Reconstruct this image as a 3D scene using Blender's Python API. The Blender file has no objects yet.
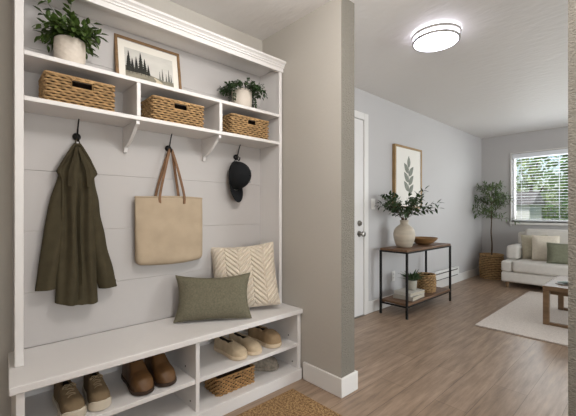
import bpy, math, random
from mathutils import Vector, Matrix, Euler
from math import sin, cos, pi, radians, sqrt

SC = bpy.context.scene
COL = SC.collection

# ------------------------------------------------------------------ helpers
def lin(c):
    r = []
    for x in c[:3]:
        x = x / 255.0
        r.append(x / 12.92 if x <= .04045 else ((x + .055) / 1.055) ** 2.4)
    return tuple(r)

class NT:
    def __init__(s, m):
        m.use_nodes = True
        s.nt = m.node_tree
        s.nt.nodes.clear()
    def n(s, t, **kw):
        nd = s.nt.nodes.new(t)
        for k, v in kw.items():
            if k in nd.inputs:
                nd.inputs[k].default_value = v
            else:
                setattr(nd, k, v)
        return nd
    def l(s, a, ao, b, bi):
        s.nt.links.new(a.outputs[ao], b.inputs[bi])

def mat(name, rgb, rough=.6, var=0.0, vscale=8.0, stretch=(1, 1, 1), bump=0.0, bscale=60.0, bdist=.004,
        metal=0.0, spec=.4, detail=3.0, rgb2=None, sheen=0.0, trans=0.0, bstretch=(1, 1, 1)):
    m = bpy.data.materials.new(name)
    t = NT(m)
    out = t.n('ShaderNodeOutputMaterial')
    b = t.n('ShaderNodeBsdfPrincipled')
    c = lin(rgb)
    b.inputs['Base Color'].default_value = (*c, 1)
    b.inputs['Roughness'].default_value = rough
    b.inputs['Metallic'].default_value = metal
    b.inputs['Specular IOR Level'].default_value = spec
    if sheen:
        b.inputs['Sheen Weight'].default_value = sheen
    t.l(b, 0, out, 0)
    tc = t.n('ShaderNodeTexCoord')
    if var or rgb2:
        mp = t.n('ShaderNodeMapping')
        mp.inputs['Scale'].default_value = stretch
        t.l(tc, 'Object', mp, 'Vector')
        nz = t.n('ShaderNodeTexNoise', Scale=vscale, Detail=detail)
        t.l(mp, 0, nz, 'Vector')
        cr = t.n('ShaderNodeValToRGB')
        cr.color_ramp.elements[0].position = .3
        cr.color_ramp.elements[1].position = .7
        c2 = lin(rgb2) if rgb2 else tuple(min(1, x * (1 + var)) for x in c)
        c1 = tuple(x * (1 - var) for x in c)
        cr.color_ramp.elements[0].color = (*c1, 1)
        cr.color_ramp.elements[1].color = (*c2, 1)
        t.l(nz, 0, cr, 0)
        t.l(cr, 0, b, 'Base Color')
    if bump:
        mp2 = t.n('ShaderNodeMapping')
        mp2.inputs['Scale'].default_value = bstretch
        t.l(tc, 'Object', mp2, 'Vector')
        n2 = t.n('ShaderNodeTexNoise', Scale=bscale, Detail=2.0)
        t.l(mp2, 0, n2, 'Vector')
        bp = t.n('ShaderNodeBump', Strength=bump, Distance=bdist)
        t.l(n2, 0, bp, 'Height')
        t.l(bp, 0, b, 'Normal')
    if trans:
        b.inputs['Transmission Weight'].default_value = trans
    return m

def emis(name, rgb, strength):
    m = bpy.data.materials.new(name)
    t = NT(m)
    out = t.n('ShaderNodeOutputMaterial')
    e = t.n('ShaderNodeEmission', Strength=strength)
    e.inputs[0].default_value = (*lin(rgb), 1)
    t.l(e, 0, out, 0)
    return m

def V(*a):
    return Vector(a)

class MB:
    """collects shapes and links them as ONE mesh object"""
    def __init__(s):
        s.v, s.f, s.m, s.mi = [], [], [], 0
    def add(s, vs, fs):
        o = len(s.v)
        s.v += [tuple(p) for p in vs]
        for f in fs:
            s.f.append(tuple(i + o for i in f))
            s.m.append(s.mi)
        return s
    def box(s, x0, x1, y0, y1, z0, z1):
        vs = [(x, y, z) for x in (x0, x1) for y in (y0, y1) for z in (z0, z1)]
        return s.add(vs, [(0, 1, 3, 2), (4, 6, 7, 5), (0, 4, 5, 1), (2, 3, 7, 6), (0, 2, 6, 4), (1, 5, 7, 3)])
    def obox(s, M, sx, sy, sz):
        vs = [M @ Vector((x * sx / 2, y * sy / 2, z * sz / 2)) for x in (-1, 1) for y in (-1, 1) for z in (-1, 1)]
        return s.add(vs, [(0, 1, 3, 2), (4, 6, 7, 5), (0, 4, 5, 1), (2, 3, 7, 6), (0, 2, 6, 4), (1, 5, 7, 3)])
    def tube(s, pts, r, n=8, cap=True, flat=None):
        pts = [Vector(p) for p in pts]
        k = len(pts)
        rs = r if isinstance(r, (list, tuple)) else [r] * k
        vs = []
        ref = None
        for i, p in enumerate(pts):
            d = (pts[min(i + 1, k - 1)] - pts[max(i - 1, 0)])
            if d.length < 1e-9:
                d = Vector((0, 0, 1))
            d.normalize()
            if ref is None:
                ref = d.orthogonal().normalized()
            a = ref - d * ref.dot(d)
            if a.length < 1e-6:
                a = d.orthogonal()
            a.normalize()
            ref = a
            b = d.cross(a)
            for j in range(n):
                t = 2 * pi * j / n
                vs.append(p + a * (rs[i] * cos(t)) + b * (rs[i] * sin(t)))
        fs = [(i * n + j, i * n + (j + 1) % n, (i + 1) * n + (j + 1) % n, (i + 1) * n + j) for i in range(k - 1) for j in range(n)]
        if cap:
            fs.append(tuple(reversed(range(n))))
            fs.append(tuple((k - 1) * n + j for j in range(n)))
        return s.add(vs, fs)
    def ribbon(s, pts, wdir, w, th):
        """flat strap; wdir = width direction"""
        pts = [Vector(p) for p in pts]
        k = len(pts)
        wv = Vector(wdir).normalized()
        vs = []
        for i, p in enumerate(pts):
            d = (pts[min(i + 1, k - 1)] - pts[max(i - 1, 0)]).normalized()
            a = (wv - d * wv.dot(d)).normalized()
            b = d.cross(a)
            for (q, e) in ((-1, -1), (1, -1), (1, 1), (-1, 1)):
                vs.append(p + a * (q * w / 2) + b * (e * th / 2))
        fs = [(i * 4 + j, i * 4 + (j + 1) % 4, (i + 1) * 4 + (j + 1) % 4, (i + 1) * 4 + j) for i in range(k - 1) for j in range(4)]
        fs += [(3, 2, 1, 0), tuple((k - 1) * 4 + j for j in range(4))]
        return s.add(vs, fs)
    def lathe(s, prof, c=(0, 0, 0), n=32, fn=None):
        vs, fs = [], []
        k = len(prof)
        for i, (r, z) in enumerate(prof):
            for j in range(n):
                t = 2 * pi * j / n
                rr = r + (fn(t, z) if fn else 0)
                vs.append((c[0] + rr * cos(t), c[1] + rr * sin(t), c[2] + z))
        for i in range(k - 1):
            for j in range(n):
                fs.append((i * n + j, i * n + (j + 1) % n, (i + 1) * n + (j + 1) % n, (i + 1) * n + j))
        fs.append(tuple(reversed(range(n))))
        fs.append(tuple((k - 1) * n + j for j in range(n)))
        return s.add(vs, fs)
    def torus(s, c, R, r, n=40, m=8):
        vs, fs = [], []
        for i in range(n):
            a = 2 * pi * i / n
            for j in range(m):
                b = 2 * pi * j / m
                vs.append((c[0] + (R + r * cos(b)) * cos(a), c[1] + (R + r * cos(b)) * sin(a), c[2] + r * sin(b)))
        for i in range(n):
            for j in range(m):
                fs.append((i * m + j, ((i + 1) % n) * m + j, ((i + 1) % n) * m + (j + 1) % m, i * m + (j + 1) % m))
        return s.add(vs, fs)
    def prism(s, poly, fn0, fn1):
        n = len(poly)
        vs = [fn0(*p) for p in poly] + [fn1(*p) for p in poly]
        fs = [tuple(range(n)), tuple(reversed(range(n, 2 * n)))]
        fs += [((i + 1) % n, i, n + i, n + (i + 1) % n) for i in range(n)]
        return s.add(vs, fs)
    def grid(s, fn, nu, nv, wrap=False):
        vs = [fn(i / (nu if wrap else nu - 1), j / (nv - 1)) for j in range(nv) for i in range(nu)]
        fs = []
        for j in range(nv - 1):
            for i in range(nu if wrap else nu - 1):
                a, b = j * nu + i, j * nu + (i + 1) % nu
                fs.append((a, b, b + nu, a + nu))
        return s.add(vs, fs)
    def leaf(s, p, d, up, L, W, fold=.25, curl=.15):
        p, d, up = Vector(p), Vector(d).normalized(), Vector(up)
        side = d.cross(up)
        if side.length < 1e-4:
            side = d.orthogonal()
        side.normalize()
        u = side.cross(d).normalized()
        def q(t, w, h):
            return p + d * (t * L) + side * (w * W / 2) + u * (h * W / 2) - u * (curl * L * t * t)
        vs = [q(0, 0, 0), q(.35, -1, fold), q(.35, 0, 0), q(.35, 1, fold), q(.7, -.72, fold * .7), q(.7, 0, 0), q(.7, .72, fold * .7), q(1, 0, 0)]
        return s.add(vs, [(0, 2, 1), (0, 3, 2), (1, 2, 5, 4), (2, 3, 6, 5), (4, 5, 7), (5, 6, 7)])
    def build(s, name, mats, parent=None, loc=(0, 0, 0), rot=(0, 0, 0), bevel=0.0, seg=2, smooth=False, angle=40, sub=0, org=None):
        me = bpy.data.meshes.new(name)
        vs = s.v if org is None else [(a - org[0], b - org[1], c - org[2]) for a, b, c in s.v]
        me.from_pydata(vs, [], s.f)
        if not isinstance(mats, (list, tuple)):
            mats = [mats]
        for m in mats:
            me.materials.append(m)
        for p, mi in zip(me.polygons, s.m):
            p.material_index = mi
        me.update()
        if smooth or bevel:
            me.shade_smooth()
            me.set_sharp_from_angle(angle=radians(angle))
        o = bpy.data.objects.new(name, me)
        COL.objects.link(o)
        o.location = loc
        o.rotation_euler = rot
        if parent is not None:
            o.parent = parent
        if bevel:
            bv = o.modifiers.new('Bevel', 'BEVEL')
            bv.width = bevel
            bv.segments = seg
            bv.limit_method = 'ANGLE'
            bv.angle_limit = radians(40)
        if sub:
            sd = o.modifiers.new('Subdivision', 'SUBSURF')
            sd.levels = sub
            sd.render_levels = sub
        return o

def tag(o, label, cat, group=None, kind=None):
    o['label'] = label
    o['category'] = cat
    if group:
        o['group'] = group
    if kind:
        o['kind'] = kind
    return o

def thing(name, label, cat, loc=(0, 0, 0), rot=(0, 0, 0), group=None):
    o = bpy.data.objects.new(name, None)
    COL.objects.link(o)
    o.empty_display_size = .1
    o.location = loc
    o.rotation_euler = rot
    return tag(o, label, cat, group)

def dup(root, loc, rot, label, group=None):
    def cp(o, par):
        c = o.copy()
        COL.objects.link(c)
        if par is not None:
            c.parent = par
        for ch in [x for x in COL.objects if x.parent == o]:
            cp(ch, c)
        return c
    r = cp(root, None)
    r.location = loc
    r.rotation_euler = rot
    r['label'] = label
    if group:
        r['group'] = group
    return r

def struct(name, mb, m, parent=None, **kw):
    o = mb.build(name, m, parent, **kw)
    if parent is None:
        o['kind'] = 'structure'
    return o

def smooth01(a, b, x):
    t = max(0, min(1, (x - a) / (b - a)))
    return t * t * (3 - 2 * t)

def bez(pts, n):
    """Catmull-Rom through pts"""
    P = [Vector(p) for p in pts]
    P = [P[0] * 2 - P[1]] + P + [P[-1] * 2 - P[-2]]
    out = []
    for i in range(1, len(P) - 2):
        for k in range(n):
            t = k / n
            a, b, c, d = P[i - 1], P[i], P[i + 1], P[i + 2]
            out.append(.5 * ((2 * b) + (c - a) * t + (2 * a - 5 * b + 4 * c - d) * t * t + (3 * b - a - 3 * c + d) * t ** 3))
    out.append(P[-2])
    return out

def interp(tab, x):
    if x <= tab[0][0]:
        return tab[0][1]
    for (a, b), (c, d) in zip(tab, tab[1:]):
        if x <= c:
            return b + (d - b) * (x - a) / (c - a)
    return tab[-1][1]

# ------------------------------------------------------------------ materials
M = {}
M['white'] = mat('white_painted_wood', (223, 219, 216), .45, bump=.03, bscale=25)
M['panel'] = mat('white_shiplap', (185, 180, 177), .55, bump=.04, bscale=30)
M['wall_mud'] = mat('greige_wall', (184, 178, 169), .8, bump=.22, bscale=55, bdist=.004)
M['wall_rough_shade'] = mat('rough_plaster_shade', (142, 136, 125), .85, bump=1.0, bscale=140, bdist=.016, bstretch=(1, .7, 1.3))  # rough plaster; tone darkened in place of shade on jamb and end face
M['wall_liv'] = mat('grey_wall', (194, 191, 190), .75, bump=.12, bscale=60, bdist=.003)
M['ceil'] = mat('ceiling_knockdown', (224, 220, 216), .6, bump=.5, bscale=24, bdist=.01, bstretch=(1, .45, 1))
M['trim'] = mat('trim_white', (228, 225, 221), .4)
M['door'] = mat('door_white', (224, 221, 219), .4)
M['ring'] = mat('brushed_ring', (168, 164, 158), .5, metal=.4)
M['black'] = mat('black_metal', (22, 21, 20), .45, metal=.3)
M['nickel'] = mat('satin_nickel', (150, 146, 140), .3, metal=1.0)
M['olive'] = mat('olive_canvas', (70, 63, 47), .9, var=.12, vscale=20, bump=.25, bscale=260, bdist=.002, spec=.15)
M['olive_dark'] = mat('olive_canvas_collar', (64, 57, 42), .9, var=.1, vscale=20, bump=.2, bscale=260, bdist=.002, spec=.15)
M['tote'] = mat('natural_canvas', (174, 156, 133), .9, var=.06, vscale=14, bump=.3, bscale=220, bdist=.002, spec=.15)
M['leather'] = mat('brown_leather', (116, 82, 52), .55, var=.2, vscale=30)
M['capblack'] = mat('black_cotton', (26, 27, 29), .85, bump=.15, bscale=300, bdist=.001, spec=.2)
M['capdot'] = mat('grey_stitching', (168, 168, 168), .5)
M['sage'] = mat('sage_linen', (110, 105, 88), .92, var=.16, vscale=110, bump=.5, bscale=140, bdist=.002, spec=.1)
M['cream'] = mat('cream_boucle', (214, 202, 185), .92, var=.05, vscale=40, bump=.25, bscale=240, bdist=.002, spec=.1)
M['wick'] = mat('wicker_strand', (172, 139, 97), .7, var=.35, vscale=45, bump=.2, bscale=200, bdist=.001, spec=.3)
M['wick_dk'] = mat('wicker_strand_dark', (164, 126, 82), .7, var=.35, vscale=45, bump=.2, bscale=200, bdist=.001, spec=.3)
M['wick_in_shade'] = mat('wicker_inside_shade', (58, 42, 28), .9, var=.3, vscale=40)  # shade inside the baskets put into the lining colour
M['leafA'] = mat('leaf_green', (66, 86, 36), .45, var=.5, vscale=30)
M['leafB'] = mat('leaf_deep_green', (50, 72, 38), .5, var=.4, vscale=20)
M['leafC'] = mat('olive_leaf', (98, 116, 76), .55, var=.35, vscale=10)
M['leafD'] = mat('fern_leaf', (60, 86, 50), .5, var=.35, vscale=25)
M['stem'] = mat('stem_brown', (84, 66, 46), .8, var=.3, vscale=30)
M['soil'] = mat('soil', (52, 40, 30), .95, var=.4, vscale=60, bump=.5, bscale=80)
M['pot'] = mat('pale_ceramic', (214, 202, 188), .6, var=.04, vscale=15)
M['pot_grey'] = mat('grey_ceramic', (182, 178, 166), .6, var=.08, vscale=20)
M['vase'] = mat('stoneware', (196, 184, 166), .5, var=.16, vscale=3.5, stretch=(1, 1, 5))
M['frameA'] = mat('walnut_frame', (128, 98, 66), .5, var=.2, vscale=8, stretch=(1, 1, 6))
M['frameB'] = mat('oak_frame', (160, 130, 88), .5, var=.15, vscale=10)
M['matb'] = mat('mount_board', (232, 226, 215), .8)
M['paper'] = mat('print_paper', (236, 232, 224), .8)
M['fog'] = mat('print_fog', (206, 202, 194), .85, var=.08, vscale=6, stretch=(1, 1, 3))
M['hill'] = mat('print_hill', (138, 132, 116), .85, var=.25, vscale=14, stretch=(1, 1, 4))
M['hill2'] = mat('print_path', (196, 184, 160), .85, var=.12, vscale=14)
M['pine'] = mat('print_pine', (52, 52, 46), .85, var=.25, vscale=40)
M['pine2'] = mat('print_far_pine', (112, 112, 104), .85, var=.2, vscale=40)
M['pleaf'] = mat('print_leaf', (138, 141, 131), .85, var=.2, vscale=18)
M['suede'] = mat('taupe_canvas', (124, 106, 82), .9, var=.12, vscale=30, bump=.2, bscale=250, bdist=.001, spec=.15)
M['rubber'] = mat('offwhite_rubber', (208, 197, 178), .6)
M['lace'] = mat('cream_lace', (160, 141, 112), .8)
M['shoein'] = mat('dark_lining', (42, 36, 30), .95)
M['boot'] = mat('brown_leather_boot', (98, 69, 40), .5, var=.3, vscale=18, bump=.15, bscale=90)
M['bootsole'] = mat('boot_sole', (58, 42, 30), .7)
M['loaf'] = mat('beige_suede', (186, 167, 140), .9, var=.1, vscale=25, bump=.15, bscale=200, spec=.15)
M['loafsole'] = mat('beige_sole', (214, 194, 166), .65)
M['tan'] = mat('tan_canvas', (156, 132, 102), .9, var=.12, vscale=25, spec=.15)
M['greyshoe'] = mat('grey_mesh', (142, 134, 122), .85, var=.3, vscale=60, bump=.3, bscale=160, bdist=.002)
M['tablewood'] = mat('walnut_board', (112, 84, 62), .5, var=.25, vscale=5, stretch=(1, 8, 8))
M['bowlwood'] = mat('turned_wood', (138, 104, 66), .5, var=.25, vscale=9, stretch=(1, 1, 5))
M['oak'] = mat('oak_table', (122, 97, 72), .45, var=.2, vscale=6, stretch=(8, 1, 8))
M['sofa'] = mat('cream_upholstery', (214, 209, 202), .9, var=.03, vscale=20, bump=.15, bscale=240, bdist=.002, spec=.15)
M['cush1'] = mat('greige_linen', (186, 178, 158), .9, var=.08, vscale=40, spec=.1)
M['cush2'] = mat('oatmeal_linen', (218, 208, 192), .9, var=.06, vscale=40, spec=.1)
M['cush3'] = mat('green_linen', (126, 127, 108), .9, var=.08, vscale=40, spec=.1)
M['book1'] = mat('white_book_cover', (200, 195, 186), .6)
M['book2'] = mat('grey_book_cover', (168, 161, 150), .6)
M['pages'] = mat('book_pages', (190, 180, 162), .8, var=.1, vscale=3, stretch=(1, 1, 120))
M['plate'] = mat('white_plastic', (232, 230, 226), .4)
M['slot'] = mat('dark_slot', (70, 66, 62), .6)
M['pin'] = mat('cable_grommet', (120, 112, 104), .5)
M['blind'] = mat('blind_white', (238, 240, 244), .5)
M['grass'] = mat('lawn', (108, 132, 74), .9, var=.3, vscale=3)
M['drive'] = mat('pale_drive', (206, 204, 200), .9, var=.08, vscale=2)
M['treeleaf'] = mat('garden_leaf', (104, 134, 74), .6, var=.35, vscale=2.5)
M['treeleaf2'] = mat('garden_leaf_light', (140, 160, 100), .6, var=.3, vscale=2.5)
M['bark'] = mat('bark', (92, 76, 60), .9, var=.3, vscale=10)
M['render'] = mat('house_render', (214, 214, 212), .8)
M['roof'] = mat('roof_shingle', (110, 106, 104), .9, var=.2, vscale=12)
M['diff'] = emis('lamp_diffuser', (240, 238, 255), 7.0)

def floor_mat():
    m = bpy.data.materials.new('vinyl_plank_floor')
    t = NT(m)
    out = t.n('ShaderNodeOutputMaterial')
    b = t.n('ShaderNodeBsdfPrincipled', Roughness=.36)
    b.inputs['Specular IOR Level'].default_value = .45
    t.l(b, 0, out, 0)
    tc = t.n('ShaderNodeTexCoord')
    br = t.n('ShaderNodeTexBrick', offset=.37, offset_frequency=2)
    br.inputs['Scale'].default_value = 1.0
    br.inputs['Brick Width'].default_value = 1.22
    br.inputs['Row Height'].default_value = .178
    br.inputs['Mortar Size'].default_value = .0016
    br.inputs['Mortar Smooth'].default_value = .1
    br.inputs['Bias'].default_value = 0
    br.inputs['Color1'].default_value = (*lin((155, 132, 111)), 1)
    br.inputs['Color2'].default_value = (*lin((169, 145, 124)), 1)
    br.inputs['Mortar'].default_value = (*lin((118, 98, 82)), 1)
    t.l(tc, 'Object', br, 'Vector')
    mp = t.n('ShaderNodeMapping')
    mp.inputs['Scale'].default_value = (1.0, 9.0, 1)
    t.l(tc, 'Object', mp, 'Vector')
    nz = t.n('ShaderNodeTexNoise', Scale=3.2, Detail=6.0, Roughness=.65)
    t.l(mp, 0, nz, 'Vector')
    cr = t.n('ShaderNodeValToRGB')
    cr.color_ramp.elements[0].position = .32
    cr.color_ramp.elements[0].color = (.58, .56, .54, 1)
    cr.color_ramp.elements[1].position = .68
    cr.color_ramp.elements[1].color = (1.16, 1.16, 1.16, 1)
    t.l(nz, 0, cr, 0)
    mx = t.n('ShaderNodeMix', data_type='RGBA', blend_type='MULTIPLY')
    mx.inputs[0].default_value = 1.0
    t.nt.links.new(br.outputs['Color'], mx.inputs[6])
    t.nt.links.new(cr.outputs[0], mx.inputs[7])
    t.nt.links.new(mx.outputs[2], b.inputs['Base Color'])
    bp = t.n('ShaderNodeBump', Strength=.15, Distance=.002)
    t.l(nz, 0, bp, 'Height')
    t.l(bp, 0, b, 'Normal')
    return m

def weave_mat(name, c1, c2, scale, strength, dist=.006):
    m = bpy.data.materials.new(name)
    t = NT(m)
    out = t.n('ShaderNodeOutputMaterial')
    b = t.n('ShaderNodeBsdfPrincipled', Roughness=.95)
    b.inputs['Specular IOR Level'].default_value = .1
    t.l(b, 0, out, 0)
    tc = t.n('ShaderNodeTexCoord')
    vo = t.n('ShaderNodeTexVoronoi', Scale=scale)
    vo.inputs['Randomness'].default_value = .55
    t.l(tc, 'Object', vo, 'Vector')
    nz = t.n('ShaderNodeTexNoise', Scale=scale * .8, Detail=2.0)
    t.l(tc, 'Object', nz, 'Vector')
    ad = t.n('ShaderNodeMath', operation='MULTIPLY_ADD')
    ad.inputs[1].default_value = .55
    t.l(vo, 'Distance', ad, 0)
    t.l(nz, 0, ad, 2)
    cr = t.n('ShaderNodeValToRGB')
    cr.color_ramp.elements[0].position = .5
    cr.color_ramp.elements[0].color = (*lin(c1), 1)
    cr.color_ramp.elements[1].position = .95
    cr.color_ramp.elements[1].color = (*lin(c2), 1)
    t.l(ad, 0, cr, 0)
    t.l(cr, 0, b, 'Base Color')
    bp = t.n('ShaderNodeBump', Strength=strength, Distance=dist)
    bp.invert = True
    t.l(vo, 'Distance', bp, 'Height')
    t.l(bp, 0, b, 'Normal')
    return m

def glass_mat():
    m = bpy.data.materials.new('window_glass')
    t = NT(m)
    out = t.n('ShaderNodeOutputMaterial')
    tr = t.n('ShaderNodeBsdfTransparent')
    tr.inputs[0].default_value = (.95, .97, .97, 1)
    gl = t.n('ShaderNodeBsdfGlossy', Roughness=.02)
    fr = t.n('ShaderNodeFresnel', IOR=1.3)
    mx = t.n('ShaderNodeMixShader')
    t.l(fr, 0, mx, 0)
    t.l(tr, 0, mx, 1)
    t.l(gl, 0, mx, 2)
    t.l(mx, 0, out, 0)
    return m

M['floor'] = floor_mat()
M['jute'] = weave_mat('jute_mat', (196, 160, 116), (120, 92, 62), 110, .9)
M['rug'] = weave_mat('wool_rug', (224, 214, 205), (208, 198, 189), 80, .4)
M['glass'] = glass_mat()

# ------------------------------------------------------------------ setting
H = 2.385
XP0, XP1 = 1.612, 1.742          # partition between the mudroom and the living room
YN, YL, XF = 2.03, 2.1385, 6.64
YR = -2.6
struct('floor', MB().box(-1.65, 6.9, -2.8, 2.3, -.12, 0), M['floor'])
struct('ceiling', MB().box(-1.65, 6.9, -2.8, 2.3, H, H + .15), M['ceil'])
struct('wall_nook', MB().box(-1.65, XP0 - .001, YN, YN + .12, 0, H), M['wall_mud'])
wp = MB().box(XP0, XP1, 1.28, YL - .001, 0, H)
wp.m[2] = 1  # end face takes the plaster with shade in its colour
struct('wall_partition', wp, [M['wall_mud'], M['wall_rough_shade']])
struct('wall_right', MB().box(XP0, XP1, YR, .228, 0, H), M['wall_rough_shade'])
struct('wall_left', MB().box(XP0 - .001 + .13, 6.85, YL, YL + .14, 0, H), M['wall_liv'])
struct('wall_entry', MB().box(-1.65, -1.5, -1.75, YN, 0, H), M['wall_mud'])

def wall_hole(name, axis, a0, a1, b0, b1, h0, h1, z0, z1, m):
    """axis 'x': wall thickness a0..a1 in x, running b0..b1 in y, hole h0..h1"""
    mb = MB()
    def bx(p0, p1, q0, q1):
        if axis == 'x':
            mb.box(a0, a1, p0, p1, q0, q1)
        else:
            mb.box(p0, p1, a0, a1, q0, q1)
    bx(b0, h0, 0, H); bx(h1, b1, 0, H); bx(h0, h1, 0, z0); bx(h0, h1, z1, H)
    return struct(name, mb, m)

WY0, WY1, WZ0, WZ1 = -.20, 1.675, .915, 2.055
wall_hole('wall_far', 'x', XF, XF + .14, YR, YL - .001, WY0, WY1, WZ0, WZ1, M['wall_liv'])
wall_hole('wall_rear', 'y', YR - .14, YR, XP1 + .001, XF - .001, 2.7, 5.6, .1, 2.1, M['wall_liv'])
wall_hole('wall_front', 'y', -1.75, -1.6, -1.499, XP0 - .001, -.8, .9, .8, 2.1, M['wall_mud'])

# baseboards
bb = MB()
def skirting(mb, path, h):
    mb.prism(path, lambda x, y: (x, y, 0), lambda x, y: (x, y, h))
skirting(bb, [(XP0 - .016, 1.586), (XP0 - .016, 1.264), (XP1 + .016, 1.264), (XP1 + .016, 2.12), (XP1 + .0005, 2.12), (XP1 + .0005, 1.2795), (XP0 - .0005, 1.2795), (XP0 - .0005, 1.586)], .113)
struct('baseboard_partition', bb, M['trim'], bevel=.004)
struct('baseboard_left', MB().box(3.136, XF - .016, YL - .0165, YL - .0005, 0, .125), M['trim'], bevel=.004)
struct('baseboard_far', MB().box(XF - .0165, XF - .0005, -2.5, YL - .017, 0, .125), M['trim'], bevel=.004)
rb = MB()
skirting(rb, [(XP0 - .016, -1.59), (XP0 - .0005, -1.59), (XP0 - .0005, .2285), (XP1 + .0005, .2285), (XP1 + .0005, -2.5), (XP1 + .016, -2.5), (XP1 + .016, .244), (XP0 - .016, .244)], .113)
struct('baseboard_right', rb, M['trim'], bevel=.004)

# door on the living room side wall
DX0, DX1, DZ = 2.13, 3.052, 2.062
d = MB().box(DX0, DX1, YL - .012, YL - .001, .008, DZ)
for (x0, x1, z0, z1) in ((.1, .42, .25, .85), (.5, .82, .25, .85), (.1, .42, 1.05, 1.9), (.5, .82, 1.05, 1.9)):
    d.box(DX0 + x0, DX0 + x1, YL - .02, YL - .012, z0, z1)
door = struct('door_1', d, M['door'], bevel=.004)
fr = MB()
fr.box(DX1 + .004, DX1 + .08, YL - .022, YL - .0005, 0, DZ + .076)
fr.box(DX0 - .08, DX0 - .004, YL - .022, YL - .0005, 0, DZ + .076)
fr.box(DX0 - .004, DX1 + .004, YL - .022, YL - .0005, DZ + .004, DZ + .076)
fr.build('door_frame', M['trim'], door, bevel=.004)
MB().box(DX0, DX1, YL - .03, YL - .012, .0005, .008).build('threshold', M['nickel'], door)
kx = 2.975
kb = MB().lathe([(.032, 0), (.032, .006), (.012, .008), (.012, .035), (.024, .042), (.03, .052), (.027, .064), (.012, .07)], n=20)
kb.build('door_handle', M['nickel'], door, loc=(kx, YL - .012, .865), rot=(pi / 2, 0, 0), smooth=True)
db = MB().lathe([(.03, 0), (.03, .01), (.024, .018), (.01, .02)], n=20).box(-.004, .004, -.014, .014, .02, .034)
db.build('deadbolt', M['nickel'], door, loc=(kx, YL - .012, .975), rot=(pi / 2, 0, 0), smooth=True)

# window with blinds in the far wall
wf = MB()
wx = XF + .05
for (a0, a1, z0, z1) in ((WY0, WY0 + .05, WZ0, WZ1), (WY1 - .03, WY1, WZ0, WZ1), (WY0, WY1, WZ0, WZ0 + .05), (WY0, WY1, WZ1 - .05, WZ1)):
    wf.box(wx, wx + .06, a0, a1, z0, z1)
win = struct('window_1', wf, M['trim'], bevel=.003)
MB().box(wx + .028, wx + .032, WY0 + .05, WY1 - .05, WZ0 + .05, WZ1 - .05).build('pane', M['glass'], win)
cs = MB()
cs.box(XF - .016, XF - .0005, WY1, WY1 + .018, WZ0 - .06, WZ1 + .018)
cs.box(XF - .016, XF - .0005, WY0 - .018, WY0, WZ0 - .06, WZ1 + .018)
cs.box(XF - .016, XF - .0005, WY0, WY1, WZ1, WZ1 + .018)
cs.build('window_frame', M['trim'], win, bevel=.003)
MB().box(XF - .045, XF + .049, WY0 + .001, WY1 - .001, WZ0 - .0, WZ0 + .02).box(XF - .045, XF - .0165, WY0 - .02, WY1 + .02, WZ0 - .035, WZ0 + .02).build('window_sill', M['trim'], win, bevel=.004)

bl = thing('window_blind', 'white horizontal slatted blind hanging in the far window', 'blind', (XF + .02, (WY0 + WY1) / 2, WZ0 + .02))
hw = (WY1 - WY0) / 2 - .012
sl = MB()
nsl = 23
ztop = WZ1 - .075 - (WZ0 + .02)
for i in range(nsl):
    z = .05 + (ztop - .06) * i / (nsl - 1)
    a = radians(4)
    c = Matrix.Translation((0, 0, z)) @ Matrix.Rotation(a, 4, 'Y')
    sl.obox(c, .036, 2 * hw, .003)
sl.build('slats', M['blind'], bl)
MB().box(-.03, .028, -hw - .005, hw + .005, ztop, ztop + .07).build('headrail', M['blind'], bl, bevel=.004)
MB().box(-.022, .022, -hw, hw, .006, .028).build('bottom_rail', M['blind'], bl, bevel=.004)
for y in (-hw + .12, -hw / 3, hw / 3, hw - .12):
    for x in (-.022, .022):
        MB().tube([(x, y, .02), (x, y, ztop)], .0022, 5).build('ladder_cord', M['blind'], bl)

# daylight openings that lie outside the frame: sliding door, plus a mudroom window added for fill light
sd = MB()
for (x0, x1) in ((2.7, 2.76), (4.12, 4.2), (5.54, 5.6)):
    sd.box(x0, x1, YR - .09, YR - .04, .1, 2.1)
sd.box(2.7, 5.6, YR - .09, YR - .04, .1, .15).box(2.7, 5.6, YR - .09, YR - .04, 2.05, 2.1)
s2 = struct('window_2', sd, M['trim'], bevel=.003)
MB().box(2.76, 5.54, YR - .068, YR - .062, .15, 2.05).build('pane', M['glass'], s2)
mw = MB()
for (x0, x1) in ((-.8, -.75), (.02, .08), (.85, .9)):
    mw.box(x0, x1, -1.7, -1.65, .8, 2.1)
mw.box(-.8, .9, -1.7, -1.65, .8, .85).box(-.8, .9, -1.7, -1.65, 2.05, 2.1)
s3 = struct('added_window', mw, M['trim'], bevel=.003)  # unseen window added as an inlet for fill light
MB().box(-.75, .85, -1.678, -1.672, .85, 2.05).build('pane', M['glass'], s3)

# ------------------------------------------------------------------ storage bench
BX0, BX1 = .10, 1.6095
ob = (.85, 1.8, 0)
bench = thing('storage_bench', 'white built-in storage bench with open shoe cubbies below the coat hooks', 'bench', ob)
W = M['white']
MB().prism([(BX0, 1.596), (BX1, 1.596), (BX1, 2.0145), (.124, 2.0145)], lambda x, y: (x, y, .427), lambda x, y: (x, y, .457)).build('bench_top', W, bench, bevel=.004, org=ob)
MB().box(.121, .148, 1.612, 1.632, .068, .4268).box(.134, .148, 1.632, 2.0, .068, .4268).build('side_panel', W, bench, bevel=.002, org=ob)
MB().box(1.575, 1.603, 1.612, 2.0, .068, .4268).build('side_panel', W, bench, bevel=.002, org=ob)
MB().box(.846, .868, 1.612, 2.0, .0685, .4268).build('divider', W, bench, bevel=.002, org=ob)
MB().box(.1485, .8455, 1.614, 2.0, .213, .235).build('shelf', W, bench, bevel=.002, org=ob)
MB().box(.8685, 1.5745, 1.614, 2.0, .213, .235).build('shelf', W, bench, bevel=.002, org=ob)
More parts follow.
